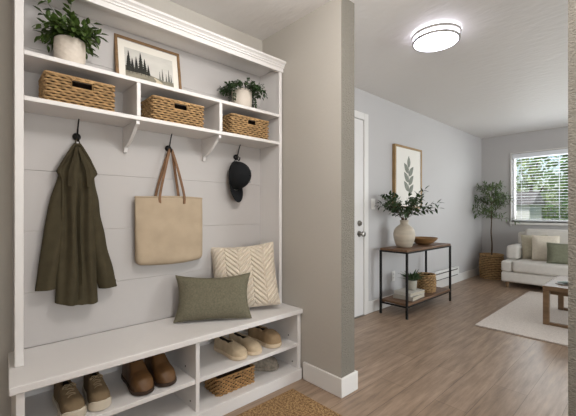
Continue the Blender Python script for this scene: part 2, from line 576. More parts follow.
MB().box(.134, 1.603, 1.602, 2.0, .046, .068).build('bottom_board', W, bench, bevel=.002, org=ob)
MB().box(.121, 1.5945, 1.592, 1.6015, 0.0005, .0675).build('kick_board', W, bench, bevel=.002, org=ob)
MB().box(.134, 1.603, 2.0005, 2.012, .046, .4268).build('back_panel', W, bench, org=ob)
for (x, y, z) in ((.8455, 1.725, .27), (.8455, 1.67, .105), (1.5745, 1.70, .265), (1.5745, 1.662, .10)):
    MB().lathe([(.0045, 0), (.0045, .002), (.002, .0025)], n=12).build('pin_hole_cap', M['slot'], bench, loc=(x - ob[0], y - ob[1], z), rot=(0, -pi / 2, 0))

# ------------------------------------------------------------------ wall shelf unit above the bench
ou = (.85, 1.95, .4575)
unit = thing('wall_shelf_unit', 'tall white shelf unit with cubbies, crown moulding and shiplap back above the bench', 'shelf unit', ou)
YU = 1.792
UT = 2.10
MB().box(.145, .161, YU + .0185, 2.0145, .4575, UT).build('side_panel', W, unit, bevel=.002, org=ou)
MB().box(.130, .161, YU, YU + .018, .4575, UT - .03).build('stile', W, unit, bevel=.003, org=ou)
MB().box(1.579, 1.5985, YU + .0185, 2.0145, .4575, UT).build('side_panel', W, unit, bevel=.002, org=ou)
MB().box(1.574, 1.5985, YU, YU + .018, .4575, UT - .03).build('stile', W, unit, bevel=.003, org=ou)
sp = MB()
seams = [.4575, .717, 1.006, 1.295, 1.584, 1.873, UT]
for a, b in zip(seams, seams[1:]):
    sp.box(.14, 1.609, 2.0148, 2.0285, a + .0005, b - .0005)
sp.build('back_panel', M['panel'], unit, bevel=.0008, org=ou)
MB().box(.1615, 1.5735, YU + .002, 2.0145, 1.755, 1.775).build('shelf', W, unit, bevel=.002, org=ou)
MB().box(.1615, 1.5735, YU + .002, 2.0145, 1.564, 1.584).build('shelf', W, unit, bevel=.002, org=ou)
for (x0, x1) in ((.616, .635), (1.096, 1.117)):
    MB().box(x0, x1, YU + .001, 2.0145, 1.5845, 1.7545).build('divider', W, unit, bevel=.002, org=ou)
    xm = (x0 + x1) / 2
    br = MB()
    poly = [(2.0145, 1.5635), (YU + .012, 1.5635), (YU + .012, 1.545), (YU + .04, 1.535)]
    for k in range(9):
        t = k / 8
        poly.append((YU + .04 + (.155) * t, 1.535 - .085 * t - .012 * sin(pi * t)))
    poly += [(1.995, 1.425), (2.0145, 1.425)]
    br.prism(poly, lambda y, z: (xm - .009, y, z), lambda y, z: (xm + .009, y, z))
    br.build('bracket', W, unit, bevel=.0015, org=ou)
MB().box(.130, 1.6085, YU + .0185, 2.0145, UT, UT + .02).build('top_board', W, unit, org=ou)
MB().box(.130, 1.6085, YU - .004, YU + .018, UT - .0295, UT + .02).build('top_rail', W, unit, bevel=.002, org=ou)
cm = MB()
prof = [(YU - .0045, UT - .002), (YU - .010, UT - .002), (YU - .010, UT + .008), (YU - .016, UT + .013), (YU - .016, UT + .019), (YU - .026, UT + .028), (YU - .030, UT + .030), (YU - .030, UT + .042), (YU + .05, UT + .042), (YU + .05, UT + .0205), (YU - .0045, UT + .0205)]
cm.prism(prof, lambda y, z: (.1, y, z), lambda y, z: (1.611, y, z))
cm.build('crown_moulding', W, unit, bevel=.0012, org=ou)
for hx in (.393, .872, 1.36):
    h = MB()
    def hp(y, z, x=0):
        return (hx + x, 2.0145 + y, 1.478 + z)
    n = 14
    ring = []
    # round mounting plate facing the room
    vs, fs = [], []
    for i, (r, yy) in enumerate([(.0, -.0005), (.018, -.0005), (.0195, -.006), (.0185, -.013), (.013, -.019), (.0, -.021)]):
        for j in range(n):
            t = 2 * pi * j / n
            vs.append((hx + r * cos(t), 2.0145 + yy, 1.478 + r * sin(t)))
    for i in range(5):
        for j in range(n):
            fs.append((i * n + j, (i + 1) * n + j, (i + 1) * n + (j + 1) % n, i * n + (j + 1) % n))
    h.add(vs, fs)
    h.tube(bez([hp(-.012, .004), hp(-.026, .012), hp(-.036, .036), hp(-.05, .066), hp(-.060, .080)], 6), [.0042] * 12 + [.0036] * 13, 8)
    h.tube(bez([hp(-.012, -.006), hp(-.028, -.020), hp(-.043, -.026), hp(-.052, -.016), hp(-.053, -.006)], 6), .0042, 8)
    h.build('coat_hook', M['black'], unit, smooth=True, org=ou)

# ------------------------------------------------------------------ baskets
def woven(w, d, h, m, hole=None, rnd=.012, pitch=.0122, r=.0050, amp=.0044, wave=.019, circ=None):
    """woven wall: list of undulating strands; w,d footprint (or circ radius fn), base at z=0"""
    mb = MB()
    if circ is None:
        pts = []
        def per():
            P = []
            a, b = w / 2 - r - amp, d / 2 - r - amp
            cs = [(a - rnd, -b + rnd, -pi / 2), (a - rnd, b - rnd, 0), (-a + rnd, b - rnd, pi / 2), (-a + rnd, -b + rnd, pi)]
            for (cx, cy, t0) in cs:
                for k in range(5):
                    t = t0 + (pi / 2) * k / 4
                    P.append(Vector((cx + rnd * cos(t), cy + rnd * sin(t), 0)))
            return P
        base = per()
        L = [0]
        cl = base + [base[0]]
        for p, q in zip(cl, cl[1:]):
            L.append(L[-1] + (q - p).length)
        tot = L[-1]
        def at(s):
            s %= tot
            for i in range(len(base)):
                if s <= L[i + 1]:
                    t = (s - L[i]) / max(1e-9, L[i + 1] - L[i])
                    p = cl[i].lerp(cl[i + 1], t)
                    dd = (cl[i + 1] - cl[i]).normalized()
                    return p, Vector((dd.y, -dd.x, 0))
            return cl[-1], Vector((1, 0, 0))
    rows = max(2, int(h / pitch))
    for row in range(rows):
        z = r + (h - 2 * r) * row / (rows - 1)
        if circ is None:
            T = tot
        else:
            R0 = circ(z / h)
            T = 2 * pi * R0
        nw = max(4, int(round(T / wave / 2)) * 2)
        ns = nw * 4
        run = []
        runs = []
        for k in range(ns + 1):
            s = T * k / ns
            off = amp * sin(pi * nw * k / ns + pi * row)
            if circ is None:
                p, nrm = at(s)
            else:
                a = s / R0
                nrm = Vector((cos(a), sin(a), 0))
                p = nrm * (R0 - r - amp)
            q = p + nrm * off
            q.z = z
            if hole and q.y < -d / 2 + .03 and hole[0] < q.x < hole[1] and hole[2] < z < hole[3]:
                if len(run) > 1:
                    runs.append(run)
                run = []
                continue
            run.append(q)
        if len(run) > 1:
            runs.append(run)
        for rn in runs:
            mb.tube(rn, r, 6)
    return mb

def basket(label, loc, w, d, h, group, rot=0, hole=None, wm='wick', fine=False):
    t = thing('wicker_basket', label, 'basket', loc, (0, 0, rot), group)
    (woven(w, d, h, M[wm], hole, pitch=.0098, r=.0044, amp=.0036, wave=.016) if fine else woven(w, d, h, M[wm], hole)).build('woven_body', M[wm], t, smooth=True, angle=60)
    i = .016
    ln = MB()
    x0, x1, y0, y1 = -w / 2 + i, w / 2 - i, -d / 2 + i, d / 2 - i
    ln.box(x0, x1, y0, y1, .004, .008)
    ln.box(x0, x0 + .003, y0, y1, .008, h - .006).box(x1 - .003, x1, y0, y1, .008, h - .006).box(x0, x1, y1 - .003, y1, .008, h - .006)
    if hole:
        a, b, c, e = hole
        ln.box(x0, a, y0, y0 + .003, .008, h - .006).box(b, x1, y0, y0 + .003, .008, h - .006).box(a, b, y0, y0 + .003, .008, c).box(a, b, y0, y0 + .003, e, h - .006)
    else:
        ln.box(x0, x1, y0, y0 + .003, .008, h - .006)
    ln.box(x0, x1, y0 + .004, y1, h - .016, h - .013)  # added inner cover that keeps the handle hole dark
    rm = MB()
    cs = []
    ln.build('lining', M['wick_in_shade'], t)
    a, b, q = w / 2 - .007, d / 2 - .007, .010
    for (cx, cy, t0) in ((a - q, -b + q, -pi / 2), (a - q, b - q, 0), (-a + q, b - q, pi / 2), (-a + q, -b + q, pi)):
        for k in range(6):
            tt = t0 + (pi / 2) * k / 5
            cs.append((cx + q * cos(tt), cy + q * sin(tt), h))
    rm.tube(cs + cs[:2], .0056, 8)
    rm.build('rim', M[wm], t, smooth=True, angle=80)
    if hole:
        a, b, c, e = hole
        y = -d / 2 + .006
        MB().tube([(a, y, c), (b, y, c), (b, y, e), (a, y, e), (a, y, c), (b, y, c)], .005, 6).build('handle_edge', M[wm], t, smooth=True)
    return t

G = 'wicker storage baskets in the white shelf unit'
basket('long wicker basket with cut-out handle in the left cubby, under the leafy pot plant', (.378, 1.905, 1.5845), .296, .19, .127, G, hole=(-.042, .042, .080, .117))
basket('wicker basket with cut-out handle in the middle cubby, above the tote bag', (.857, 1.905, 1.5845), .314, .19, .127, G, hole=(-.035, .042, .080, .117))
basket('wicker basket with cut-out handle in the right cubby, above the black cap', (1.350, 1.905, 1.5845), .314, .19, .127, G, hole=(-.03, .035, .080, .117))
basket('low wicker basket on the bottom of the bench beside the grey shoe', (1.131, 1.735, .0685), .268, .165, .096, 'wicker storage baskets in the bench', hole=(-.02, .03, .06, .08), wm='wick_dk', fine=True)

# ------------------------------------------------------------------ plants
def branchy(lf, st, rng, base, dirv, L, nl, leafL, leafW, grav=.3, r=.0025, clamp=None, spread=.9, tip=True):
    p = Vector(base)
    d = Vector(dirv).normalized()
    pts = [p.copy()]
    n = 7
    for k in range(n):
        d = (d + Vector((rng.uniform(-.12, .12), rng.uniform(-.12, .12), rng.uniform(-.08, .08) - grav * (k + 1) / n * .5))).normalized()
        p = p + d * (L / n)
        if clamp:
            p = clamp(p)
        pts.append(p.copy())
    st.tube(pts, [r * (1 - .6 * i / n) for i in range(n + 1)], 5)
    for k in range(nl):
        t = .2 + .8 * (k + rng.random() * .6) / nl
        t = min(t, 1)
        f = t * n
        i = min(int(f), n - 1)
        q = pts[i].lerp(pts[i + 1], f - i)
        ax = (pts[i + 1] - pts[i])
        if ax.length < 1e-6:
            continue
        ax.normalize()
        sd = ax.orthogonal().normalized()
        sd = Matrix.Rotation(k * 2.4 + rng.uniform(-.5, .5), 3, ax) @ sd
        ld = (ax * rng.uniform(.35, .8) + sd * spread).normalized()
        up = Vector((rng.uniform(-.4, .4), rng.uniform(-.4, .4), 1))
        sc = rng.uniform(.7, 1.15)
        tipp = q + ld * leafL * sc
        if clamp:
            tc = clamp(tipp)
            if (tc - tipp).length > .002:
                ld = (tc - q)
                if ld.length < leafL * .3:
                    continue
                sc = min(sc, ld.length / leafL)
        lf.leaf(q, ld, up, leafL * sc, leafW * sc, rng.uniform(.1, .4), rng.uniform(0, .3))
    if tip:
        ax = (pts[-1] - pts[-2])
        if ax.length > 1e-6 and (not clamp or (clamp(pts[-1] + ax.normalized() * leafL) - pts[-1] - ax.normalized() * leafL).length < .002):
            lf.leaf(pts[-1], ax, (0, 0, 1), leafL, leafW)

# plant on the top shelf, left
PX, PY, PZ = .345, 1.902, 1.7755
t = thing('potted_plant', 'bushy green plant in a round pale pot at the left of the top shelf', 'plant', (PX, PY, PZ))
def emboss(th, z):
    if z < .015 or z > .105:
        return 0
    return .0012 * (1 if (abs(((th * 5 / pi + z * 36) % 1) - .5) < .13 or abs(((th * 5 / pi - z * 36) % 1) - .5) < .13) else 0)
pr = [(.046, .0), (.053, .008)] + [(.053 + .011 * sin(min(1, k / 16) * pi * .55), .008 + .116 * k / 30) for k in range(1, 31)] + [(.063, .132), (.060, .134), (.057, .130), (.055, .11)]
MB().lathe(pr, n=96, fn=emboss).build('pot', M['pot'], t, smooth=True, angle=60)
MB().lathe([(.02, .106), (.0545, .109), (.03, .114), (.001, .116)], n=24).build('soil', M['soil'], t, smooth=True)
rng = random.Random(3)
lf, st = MB(), MB()
def cl1(p):
    q = p.copy()
    q.z = min(q.z, .318)
    q.y = min(q.y, 2.008 - PY)
    q.x = max(q.x, .168 - PX)
    rr = sqrt(q.x ** 2 + q.y ** 2)
    if rr < .08:
        q.z = max(q.z, .137)
    q.z = max(q.z, .09)
    return q
for k in range(60):
    a = 2 * pi * k / 60 + rng.uniform(-.2, .2)
    e = rng.uniform(.05, 1.0)
    b = (rng.uniform(.0, .04) * cos(a), rng.uniform(0, .04) * sin(a), .113)
    branchy(lf, st, rng, b, (cos(a) * (1 - .55 * e), sin(a) * (1 - .55 * e), .45 + e), (rng.uniform(.15, .2) if k % 7 == 0 and cos(a) < .2 else rng.uniform(.06, .14)), 8, .042, .022, grav=(.8 if k % 7 else .45), r=.0016, clamp=cl1)
st.build('stems', M['leafB'], t)
lf.build('foliage', M['leafA'], t, smooth=True, angle=20)

# small trailing plant on the top shelf, right
PX, PY = 1.335, 1.902
t = thing('potted_plant', 'small trailing plant in a pale pot at the right of the top shelf', 'plant', (PX, PY, PZ))
pr = [(.048, .0), (.056, .008)] + [(.056 + .011 * sin(min(1, k / 14) * pi * .55), .008 + .11 * k / 30) for k in range(1, 31)] + [(.066, .128), (.063, .131), (.06, .126), (.058, .108)]
MB().lathe(pr, n=96, fn=lambda a, z: .0008 * sin(a * 30) * sin(z * 260)).build('pot', M['pot'], t, smooth=True, angle=60)
MB().lathe([(.02, .105), (.0565, .108), (.03, .112), (.001, .114)], n=24).build('soil', M['soil'], t, smooth=True)
rng = random.Random(9)
lf, st = MB(), MB()
def cl2(p):
    q = p.copy()
    q.z = min(q.z, .255)
    q.y = min(q.y, 2.008 - PY)
    q.x = min(q.x, 1.568 - PX)
    rr = sqrt(q.x ** 2 + q.y ** 2)
    if rr < .076:
        if q.z < .128:
            k = .078 / max(rr, 1e-3)
            q.x *= k
            q.y *= k
    if q.y < YU - PY - .004:
        pass
    q.z = max(q.z, .008)
    return q
for k in range(50):
    a = 2 * pi * k / 50 + rng.uniform(-.2, .2)
    e = rng.uniform(.2, .8)
    branchy(lf, st, rng, (.03 * cos(a), .03 * sin(a), .112), (cos(a) * .6, sin(a) * .6, .3 + e), rng.uniform(.06, .12), 13, .022, .016, grav=.9, r=.001, clamp=cl2)
for k in range(10):
    a = rng.uniform(-1.1, 1.0) if k < 7 else rng.uniform(3.0, 4.4)
    rr = .074 + rng.uniform(0, .012)
    top = [(.03 * cos(a), .03 * sin(a), .12), (.06 * cos(a), .06 * sin(a), .16 + rng.uniform(0, .03)), (rr * cos(a) + .012 * cos(a), rr * sin(a), .13), ((rr + .016) * cos(a + .05), (rr + .012) * sin(a + .05), .08), ((rr + .02) * cos(a + .1), (rr + .012) * sin(a + .1), rng.uniform(.015, .05))]
    pts = bez(top, 5)
    st.tube(pts, .001, 4)
    for i, p in enumerate(pts[3:]):
        for s in (-1, 1):
            lf.leaf(p, (rng.uniform(-1, 1), rng.uniform(-1, 1), rng.uniform(-.6, .4)), (0, 0, 1), rng.uniform(.010, .016), .012, .2, .1)
st.build('stems', M['leafB'], t)
lf.build('foliage', M['leafB'], t, smooth=True, angle=20)

# ------------------------------------------------------------------ framed forest print leaning on the top shelf
fw, fh = .372, .298
lean = math.asin(.048 / fh)
t = thing('framed_print', 'framed misty pine forest print leaning on the top shelf', 'picture', (.757, 1.962, 1.7765), (-lean, 0, 0))
def frame_mb(w, h, b, dep):
    f = MB()
    f.box(-w / 2, -w / 2 + b, 0, dep, 0, h).box(w / 2 - b, w / 2, 0, dep, 0, h)
    f.box(-w / 2 + b, w / 2 - b, 0, dep, 0, b).box(-w / 2 + b, w / 2 - b, 0, dep, h - b, h)
    return f
frame_mb(fw, fh, .015, .022).build('frame', M['frameA'], t, bevel=.0015)
MB().box(-fw / 2 + .015, fw / 2 - .015, .008, .012, .015, fh - .015).build('mount', M['matb'], t)
ax0, ax1, az0, az1 = -fw / 2 + .05, fw / 2 - .048, .052, fh - .06
art = MB()
art.box(ax0, ax1, .0070, .0079, az0, az1)
art.mi = 1
def pl(poly, y):
    art.prism(poly, lambda x, z: (x, y, z), lambda x, z: (x, y + .0004, z))
aw = ax1 - ax0
pl([(ax0, az0), (ax1, az0), (ax1, az0 + .045), (ax1 - .06, az0 + .040), (ax0 + aw * .6, az0 + .05), (ax0 + aw * .45, az0 + .058), (ax0 + aw * .2, az0 + .075), (ax0, az0 + .08)], .0066)
art.mi = 2
pl([(ax0 + aw * .55, az0), (ax0 + aw * .85, az0), (ax0 + aw * .72, az0 + .03), (ax0 + aw * .6, az0 + .045), (ax0 + aw * .56, az0 + .045), (ax0 + aw * .62, az0 + .028)], .0062)
artp = art.build('print', [M['fog'], M['hill'], M['hill2']], t)
def pine(mb, x, z, h, w, y):
    pts = [(x - .001, z)]
    nl = 7
    left, right = [], []
    for k in range(nl):
        zz = z + h * (.08 + .88 * k / nl)
        ww = w * (1 - k / nl) * (.85 + .15 * sin(k * 5 + x * 90))
        left += [(x - ww / 2, zz), (x - ww / 5, zz + h * .07)]
        right += [(x + ww / 2, zz), (x + ww / 5, zz + h * .07)]
    poly = [(x - .0015, z)] + left + [(x, z + h)] + list(reversed(right)) + [(x + .0015, z)]
    poly = list(reversed(poly))
    # triangulated tiers keep the outline clean
    for k in range(nl):
        zz = z + h * (.06 + .88 * k / nl)
        ww = w * (1 - k / nl * .9)
        mb.prism([(x - ww / 2, zz), (x + ww / 2, zz), (x + ww * .1, zz + h * .2), (x - ww * .1, zz + h * .2)], lambda a, c: (a, y, c), lambda a, c: (a, y + .0003, c))
    mb.box(x - .0012, x + .0012, y, y + .0003, z - .004, z + h)
for (u, h, w) in ((.06, .125, .040), (.14, .085, .034), (.22, .10, .034), (.31, .13, .044), (.39, .10, .036), (.46, .07, .026), (.02, .09, .026)):
    xx = ax0 + aw * u
    h = min(h, az1 - (az0 + .042) - .006)
    if xx - w / 2 < ax0:
        xx = ax0 + w / 2
    pn = MB()
    pine(pn, xx, az0 + .045, h, w, .0058 - .0004 * (int(u * 100) % 3))
    pn.build('pine_tree', M['pine'], artp)
for (u, h, w) in ((.70, .055, .012), (.76, .075, .016), (.84, .05, .013), (.90, .08, .017), (.95, .055, .013)):
    pn = MB()
    pine(pn, ax0 + aw * u, az0 + .038, h, w, .0060)
    pn.build('pine_tree', M['pine2'], artp)

# ------------------------------------------------------------------ jacket
jx, jy, jz = .386, 1.962, .64
t = thing('jacket', 'dark olive jacket hanging from the left black hook', 'jacket', (jx, jy, jz))
HW = [(0, .092), (.25, .085), (.5, .075), (.7, .070), (.775, .070), (.80, .080), (.815, .084), (.83, .079), (.90, .052), (.96, .026), (.985, .014), (1, .006)]
HD = [(0, .040), (.3, .040), (.6, .038), (.8, .036), (.9, .028), (1, .010)]
def jbody(u, v):
    z = .795 * v
    th = 2 * pi * u
    w, dd = interp(HW, v), interp(HD, v)
    cx, sy = cos(th), sin(th)
    x = w * (abs(cx) ** .8) * (1 if cx > 0 else -1)
    y = dd * (abs(sy) ** .7) * (1 if sy > 0 else -1)
    xn = x / w
    front = max(0, -sy)
    amp = (.016 - .007 * (1 - smooth01(0, .4, v))) * min(1, (1 - v) * 6 + .25)
    y += -front * amp * (cos(xn * 6.2 + .9 + .9 * (1 - v)) + .35 * sin(xn * 13 + 1.2 * v))
    y += front * .030 * math.exp(-((xn + .06 - .12 * v) / .07) ** 2) * min(1, (1 - v) * 5)
    y = min(y, .040)
    if v < .02:
        z += .010 * xn * xn - .006 * xn
    x += .004 * sin(v * 9 + xn * 3) * front
    return (x, y, z - .02 * (0 if v > .3 else (.3 - v)) * xn)
jb = MB().grid(jbody, 72, 60, wrap=True)
jb.f.append(tuple(range(72 * 59, 72 * 60)))
jb.m.append(0)
jb.build('body', M['olive'], t, smooth=True, angle=80)
def sleeve(path, rx, ry, ph):
    P = bez(path, 12)
    n = len(P)
    def fn(u, v):
        i = min(int(v * (n - 1) + 1e-6), n - 1)
        p = P[i]
        th = 2 * pi * u
        k = .62 + .38 * smooth01(0, .35, v)
        k *= 1 + .05 * sin(v * 22 + ph) * sin(th + ph)
        y = ry * k * sin(th) * (1 + .18 * cos(3 * th + ph + v * 4))
        return (p.x + rx * k * cos(th), min(p.y + y, .044), p.z)
    s = MB().grid(fn, 28, n, wrap=True)
    # cuff turned inwards so the sleeve end shows thickness
    def fn2(u, v):
        a = fn(u, 1)
        p = P[-1]
        q = .88
        return (p.x + (a[0] - p.x) * (1 - .12 * min(1, v * 2)), p.y + (a[1] - p.y) * (1 - .12 * min(1, v * 2)), a[2] + (.05 * max(0, v - .3)))
    s.grid(fn2, 28, 4, wrap=True)
    return s
sleeve([(-.044, .012, .665), (-.074, .012, .48), (-.102, .010, .28), (-.125, .006, .090)], .044, .032, .3).build('sleeve', M['olive'], t, smooth=True, angle=80)
sleeve([(.050, .012, .665), (.060, .012, .48), (.095, .010, .28), (.144, .006, .062)], .044, .032, 2.1).build('sleeve', M['olive'], t, smooth=True, angle=80)
# collar: folded band that falls from the hanger loop to both shoulder tips
rimp = []
for sg, vs_ in ((-1, [.80, .815, .83, .86, .90, .94, .97, .99]), (1, [.99, .97, .94, .90, .86, .83, .815, .80])):
    for v in vs_:
        rimp.append((sg * interp(HW, v) * .97, -.010 - .016 * (1 - abs(v - .9) * 8) * .6, .795 * v + .002))
MB().tube(rimp, [.004] + [.0078] * 14 + [.004], 8).build('collar', M['olive_dark'], t, smooth=True, angle=80)
for sg in (-1, 1):
    P = bez([(sg * .004, -.024, .775), (sg * .016, -.040, .72), (sg * .034, -.050, .655), (sg * .040, -.052, .58)], 6)
    MB().ribbon(P, (1, .4 * sg, 0), .016, .004).build('lapel', M['olive_dark'], t, smooth=True, angle=50)
MB().tube(bez([(-.006, -.004, .796), (-.003, .006, .815), (.007, .006, .818), (.011, -.004, .796)], 6), .003, 6).build('hanger_loop', M['olive_dark'], t, smooth=True)

# ------------------------------------------------------------------ tote bag
tx, ty, tz = .872, 1.972, .80
t = thing('tote_bag', 'natural canvas tote bag with brown leather straps on the middle hook', 'bag', (tx, ty, tz))
def tote(u, v):
    th = 2 * pi * u
    w = .206 - .004 * (1 - v) ** 2
    z0 = 0
    cx, sy = cos(th), sin(th)
    dd = .010 + .026 * (1 - v) ** .8
    e = 0
    if v < .1:
        k = sqrt(max(0, 1 - ((.1 - v) / .1) ** 2))
        w *= .90 + .10 * k
        dd *= .35 + .65 * k
    x = w * (abs(cx) ** .35) * (1 if cx > 0 else -1)
    y = dd * (abs(sy) ** .6) * (1 if sy > 0 else -1)
    z = .388 * v
    xn = x / w
    z -= .012 * (1 - xn * xn) * (1 - v) ** 2
    z += .004 * sin(xn * 2.6 + 1) * v
    y += -.003 * sin(xn * 5 + v * 4) * max(0, -sy) - .002 * sin(v * 17 + xn * 2) * max(0, -sy)
    return (x, min(y, .036), z)
tb = MB().grid(tote, 80, 44, wrap=True)
tb.f.append(tuple(reversed(range(80))))
tb.m.append(0)
# inner wall just inside the mouth
tb.grid(lambda u, v: (tote(u, 1)[0] * .985, tote(u, 1)[1] * .75, .388 - .06 * v + .004 * sin(tote(u, 1)[0] / .206 * 2.6 + 1)), 80, 3, wrap=True)
tb.build('bag_body', M['tote'], t, smooth=True, angle=70)
tb2 = MB()
hem = [tote(k / 80, .985) for k in range(80)]
tb2.tube([(x * 1.004, y * 1.12, z) for x, y, z in hem] + [(hem[0][0] * 1.004, hem[0][1] * 1.12, hem[0][2])], .0026, 5)
tb2.build('hem', M['tote'], t, smooth=True)
for yy, zt, nm in ((-.0165, .345, 0), (.0125, .376, 1)):
    sg = -1 if nm == 0 else 1
    xs = (-.072, .078) if nm == 0 else (-.085, .055)
    hy = .000
    P = bez([(xs[0], yy, zt), (xs[0] * .98, yy, .40), (xs[0] * .55, yy * .7, .54), (-.010, hy + sg * .003, .654), (.0, hy + sg * .003, .662), (.010, hy + sg * .003, .654), (xs[1] * .55, yy * .7, .54), (xs[1] * .98, yy, .40), (xs[1], yy, zt)], 8)
    MB().ribbon(P, (1, 0, 0), .015, .0035).build('strap', M['leather'], t, bevel=.001)

# ------------------------------------------------------------------ cap
ca = Vector((.34, -.94, 0)).normalized()        # crown axis, out of the opening
cw = Vector((0, 0, 1)).cross(ca).normalized()    # across the cap
ccx, ccy, ccz = 1.330, 1.972, 1.345
t = thing('baseball_cap', 'black baseball cap hanging from the right hook', 'cap', (ccx, ccy, ccz))
def lw(a, w, z):
    return tuple(ca * a + cw * w + Vector((0, 0, z)))
def crown(u, v):
    th = 2 * pi * u
    ph = v * pi / 2
    a = .118 * sin(ph) ** .9
    k = cos(ph) ** .85
    z = .098 * k * sin(th)
    return lw(a, .074 * k * cos(th), z - .004 * a / .1 + (.012 * (a / .118) if z < 0 else 0) + .0)
cr = MB().grid(crown, 40, 16, wrap=True)
cr.grid(lambda u, v: tuple(Vector(crown(u, min(v, .97))) * .96), 40, 10, wrap=True)
crn = cr.build('crown', M['capblack'], t, smooth=True, angle=60)
def brim(u, v, o=0):
    s = (u - .5) * 2
    ww = .074 * (1 - .06 * v) * sin(s * 1.25) / sin(1.25)
    top = -.098 * sqrt(max(0, 1 - (min(.985, abs(ww) / .0755)) ** 2)) - .004
    z = top - v * .080 * (1 - .22 * s * s) + .0
    a = .006 + .022 * v - .014 * (s * s) * (0.35 + .65 * v) + o
    return lw(a, ww, z)
b1 = MB().grid(brim, 25, 10)
b1.grid(lambda u, v: brim(u, v, -.0035), 25, 10)
rim = []
for u0 in range(25):
    rim.append(brim(u0 / 24, 1, -.0018))
b1.tube(rim, .0026, 6)
b1.build('brim', M['capblack'], t, smooth=True, angle=60)
bt = MB().tube([Vector(lw(.112, 0, -.004)), Vector(lw(.122, 0, -.004))], [.008, .005], 10)
bt.build('button', M['capblack'], crn, smooth=True)
for (w_, z_) in ((.036, .030), (.030, -.045)):
    k = sqrt(max(0.0, 1 - (sqrt((w_ / .074) ** 2 + (z_ / .098) ** 2) ** (1 / .85)) ** 2)) ** .9
    p = Vector(lw(.118 * k + .002, w_, z_))
    ey = MB().tube([p - ca * .003, p + ca * .0050], .0060, 10)
    ey.build('eyelet', M['capdot'], crn, smooth=True)
MB().tube(bez([lw(.0, -.012, .090), lw(.0, -.006, .104), lw(.0, .004, .108), lw(.0, .012, .090)], 5), .0022, 6).build('back_strap', M['capblack'], t, smooth=True)

# ------------------------------------------------------------------ pillows
def pillow(w, h, th, relief=None, n=44, pinch=.06):
    """pillow standing in the xz plane, base edge at z=0, front faces -y"""
    mb = MB()
    def fn(side):
        def g(u, v):
            a, b = u * 2 - 1, v * 2 - 1
            ex = 1 - pinch * (1 - b * b) * abs(a) ** 3
            ez = 1 - pinch * (1 - a * a) * abs(b) ** 3
            x = a * w / 2 * (1 - pinch * .7 * (1 - b * b) * abs(a))
            z = h / 2 + b * h / 2 * (1 - pinch * (1.15 if b > 0 else .35) * (1 - a * a) * abs(b))
            k = max(0, (1 - a ** 4) * (1 - b ** 4)) ** .55
            y = side * th / 2 * k
            if relief and side < 0:
                y -= relief(a, b) * min(1, k * 2.2)
            return (x, y, z)
        return g
    mb.grid(fn(-1), n, n)
    mb.grid(fn(1), 24, 24)
    return mb
def piping(w, h, pinch, r):
    P = []
    for i in range(97):
        s = i / 96 * 4
        k = int(s) % 4
        f = (s % 1) * 2 - 1
        a, b = ((f, -1), (1, f), (-f, 1), (-1, -f))[k]
        P.append((a * w / 2 * (1 - pinch * .7 * (1 - b * b) * abs(a)), 0, h / 2 + b * h / 2 * (1 - pinch * (1.15 if b > 0 else .35) * (1 - a * a) * abs(b))))
    return MB().tube(P, r, 6)
def zig(a, b):
    # broken chevron relief like raised rope
    x = (a + 1) * 2.5
    k = int(math.floor(x))
    f = x - k - .5
    d = 1 if k % 2 else -1
    ph = b * 6.0 + d * f * 2.3 + .5 * (k % 3)
    st = abs((ph % 1) - .5) * 2
    edge = smooth01(.5, .42, abs(f)) if False else 1 - smooth01(.44, .5, abs(f)) * .6
    return .012 * smooth01(.10, .62, st) * edge

t = thing('throw_pillow', 'square cream pillow with raised chevron stitching in the bench corner', 'pillow', (1.310, 1.797, .478), (radians(-17), radians(-4), radians(-31)))
pc = pillow(.42, .415, .13, zig, 190, .075).build('pillow_cover', M['cream'], t, smooth=True, angle=75)
piping(.42, .415, .075, .0035).build('piping', M['cream'], pc, smooth=True)
t = thing('throw_pillow', 'sage green linen lumbar pillow in front of the cream pillow', 'pillow', (1.038, 1.764, .466), (radians(-20), 0, radians(-31)))
pc = pillow(.445, .268, .105, None, 44, .17).build('pillow_cover', M['sage'], t, smooth=True, angle=70)
piping(.445, .268, .17, .0025).build('piping', M['sage'], pc, smooth=True)

# ------------------------------------------------------------------ shoes
def foot_w(s, W):
    # half width along the foot, s=0 heel .. 1 toe
    tab = [(0, .0), (.015, .30), (.05, .52), (.12, .70), (.25, .76), (.42, .74), (.58, .86), (.72, .98), (.82, .99), (.90, .88), (.955, .66), (.985, .40), (1, .0)]
    return interp(tab, s) * W / 2

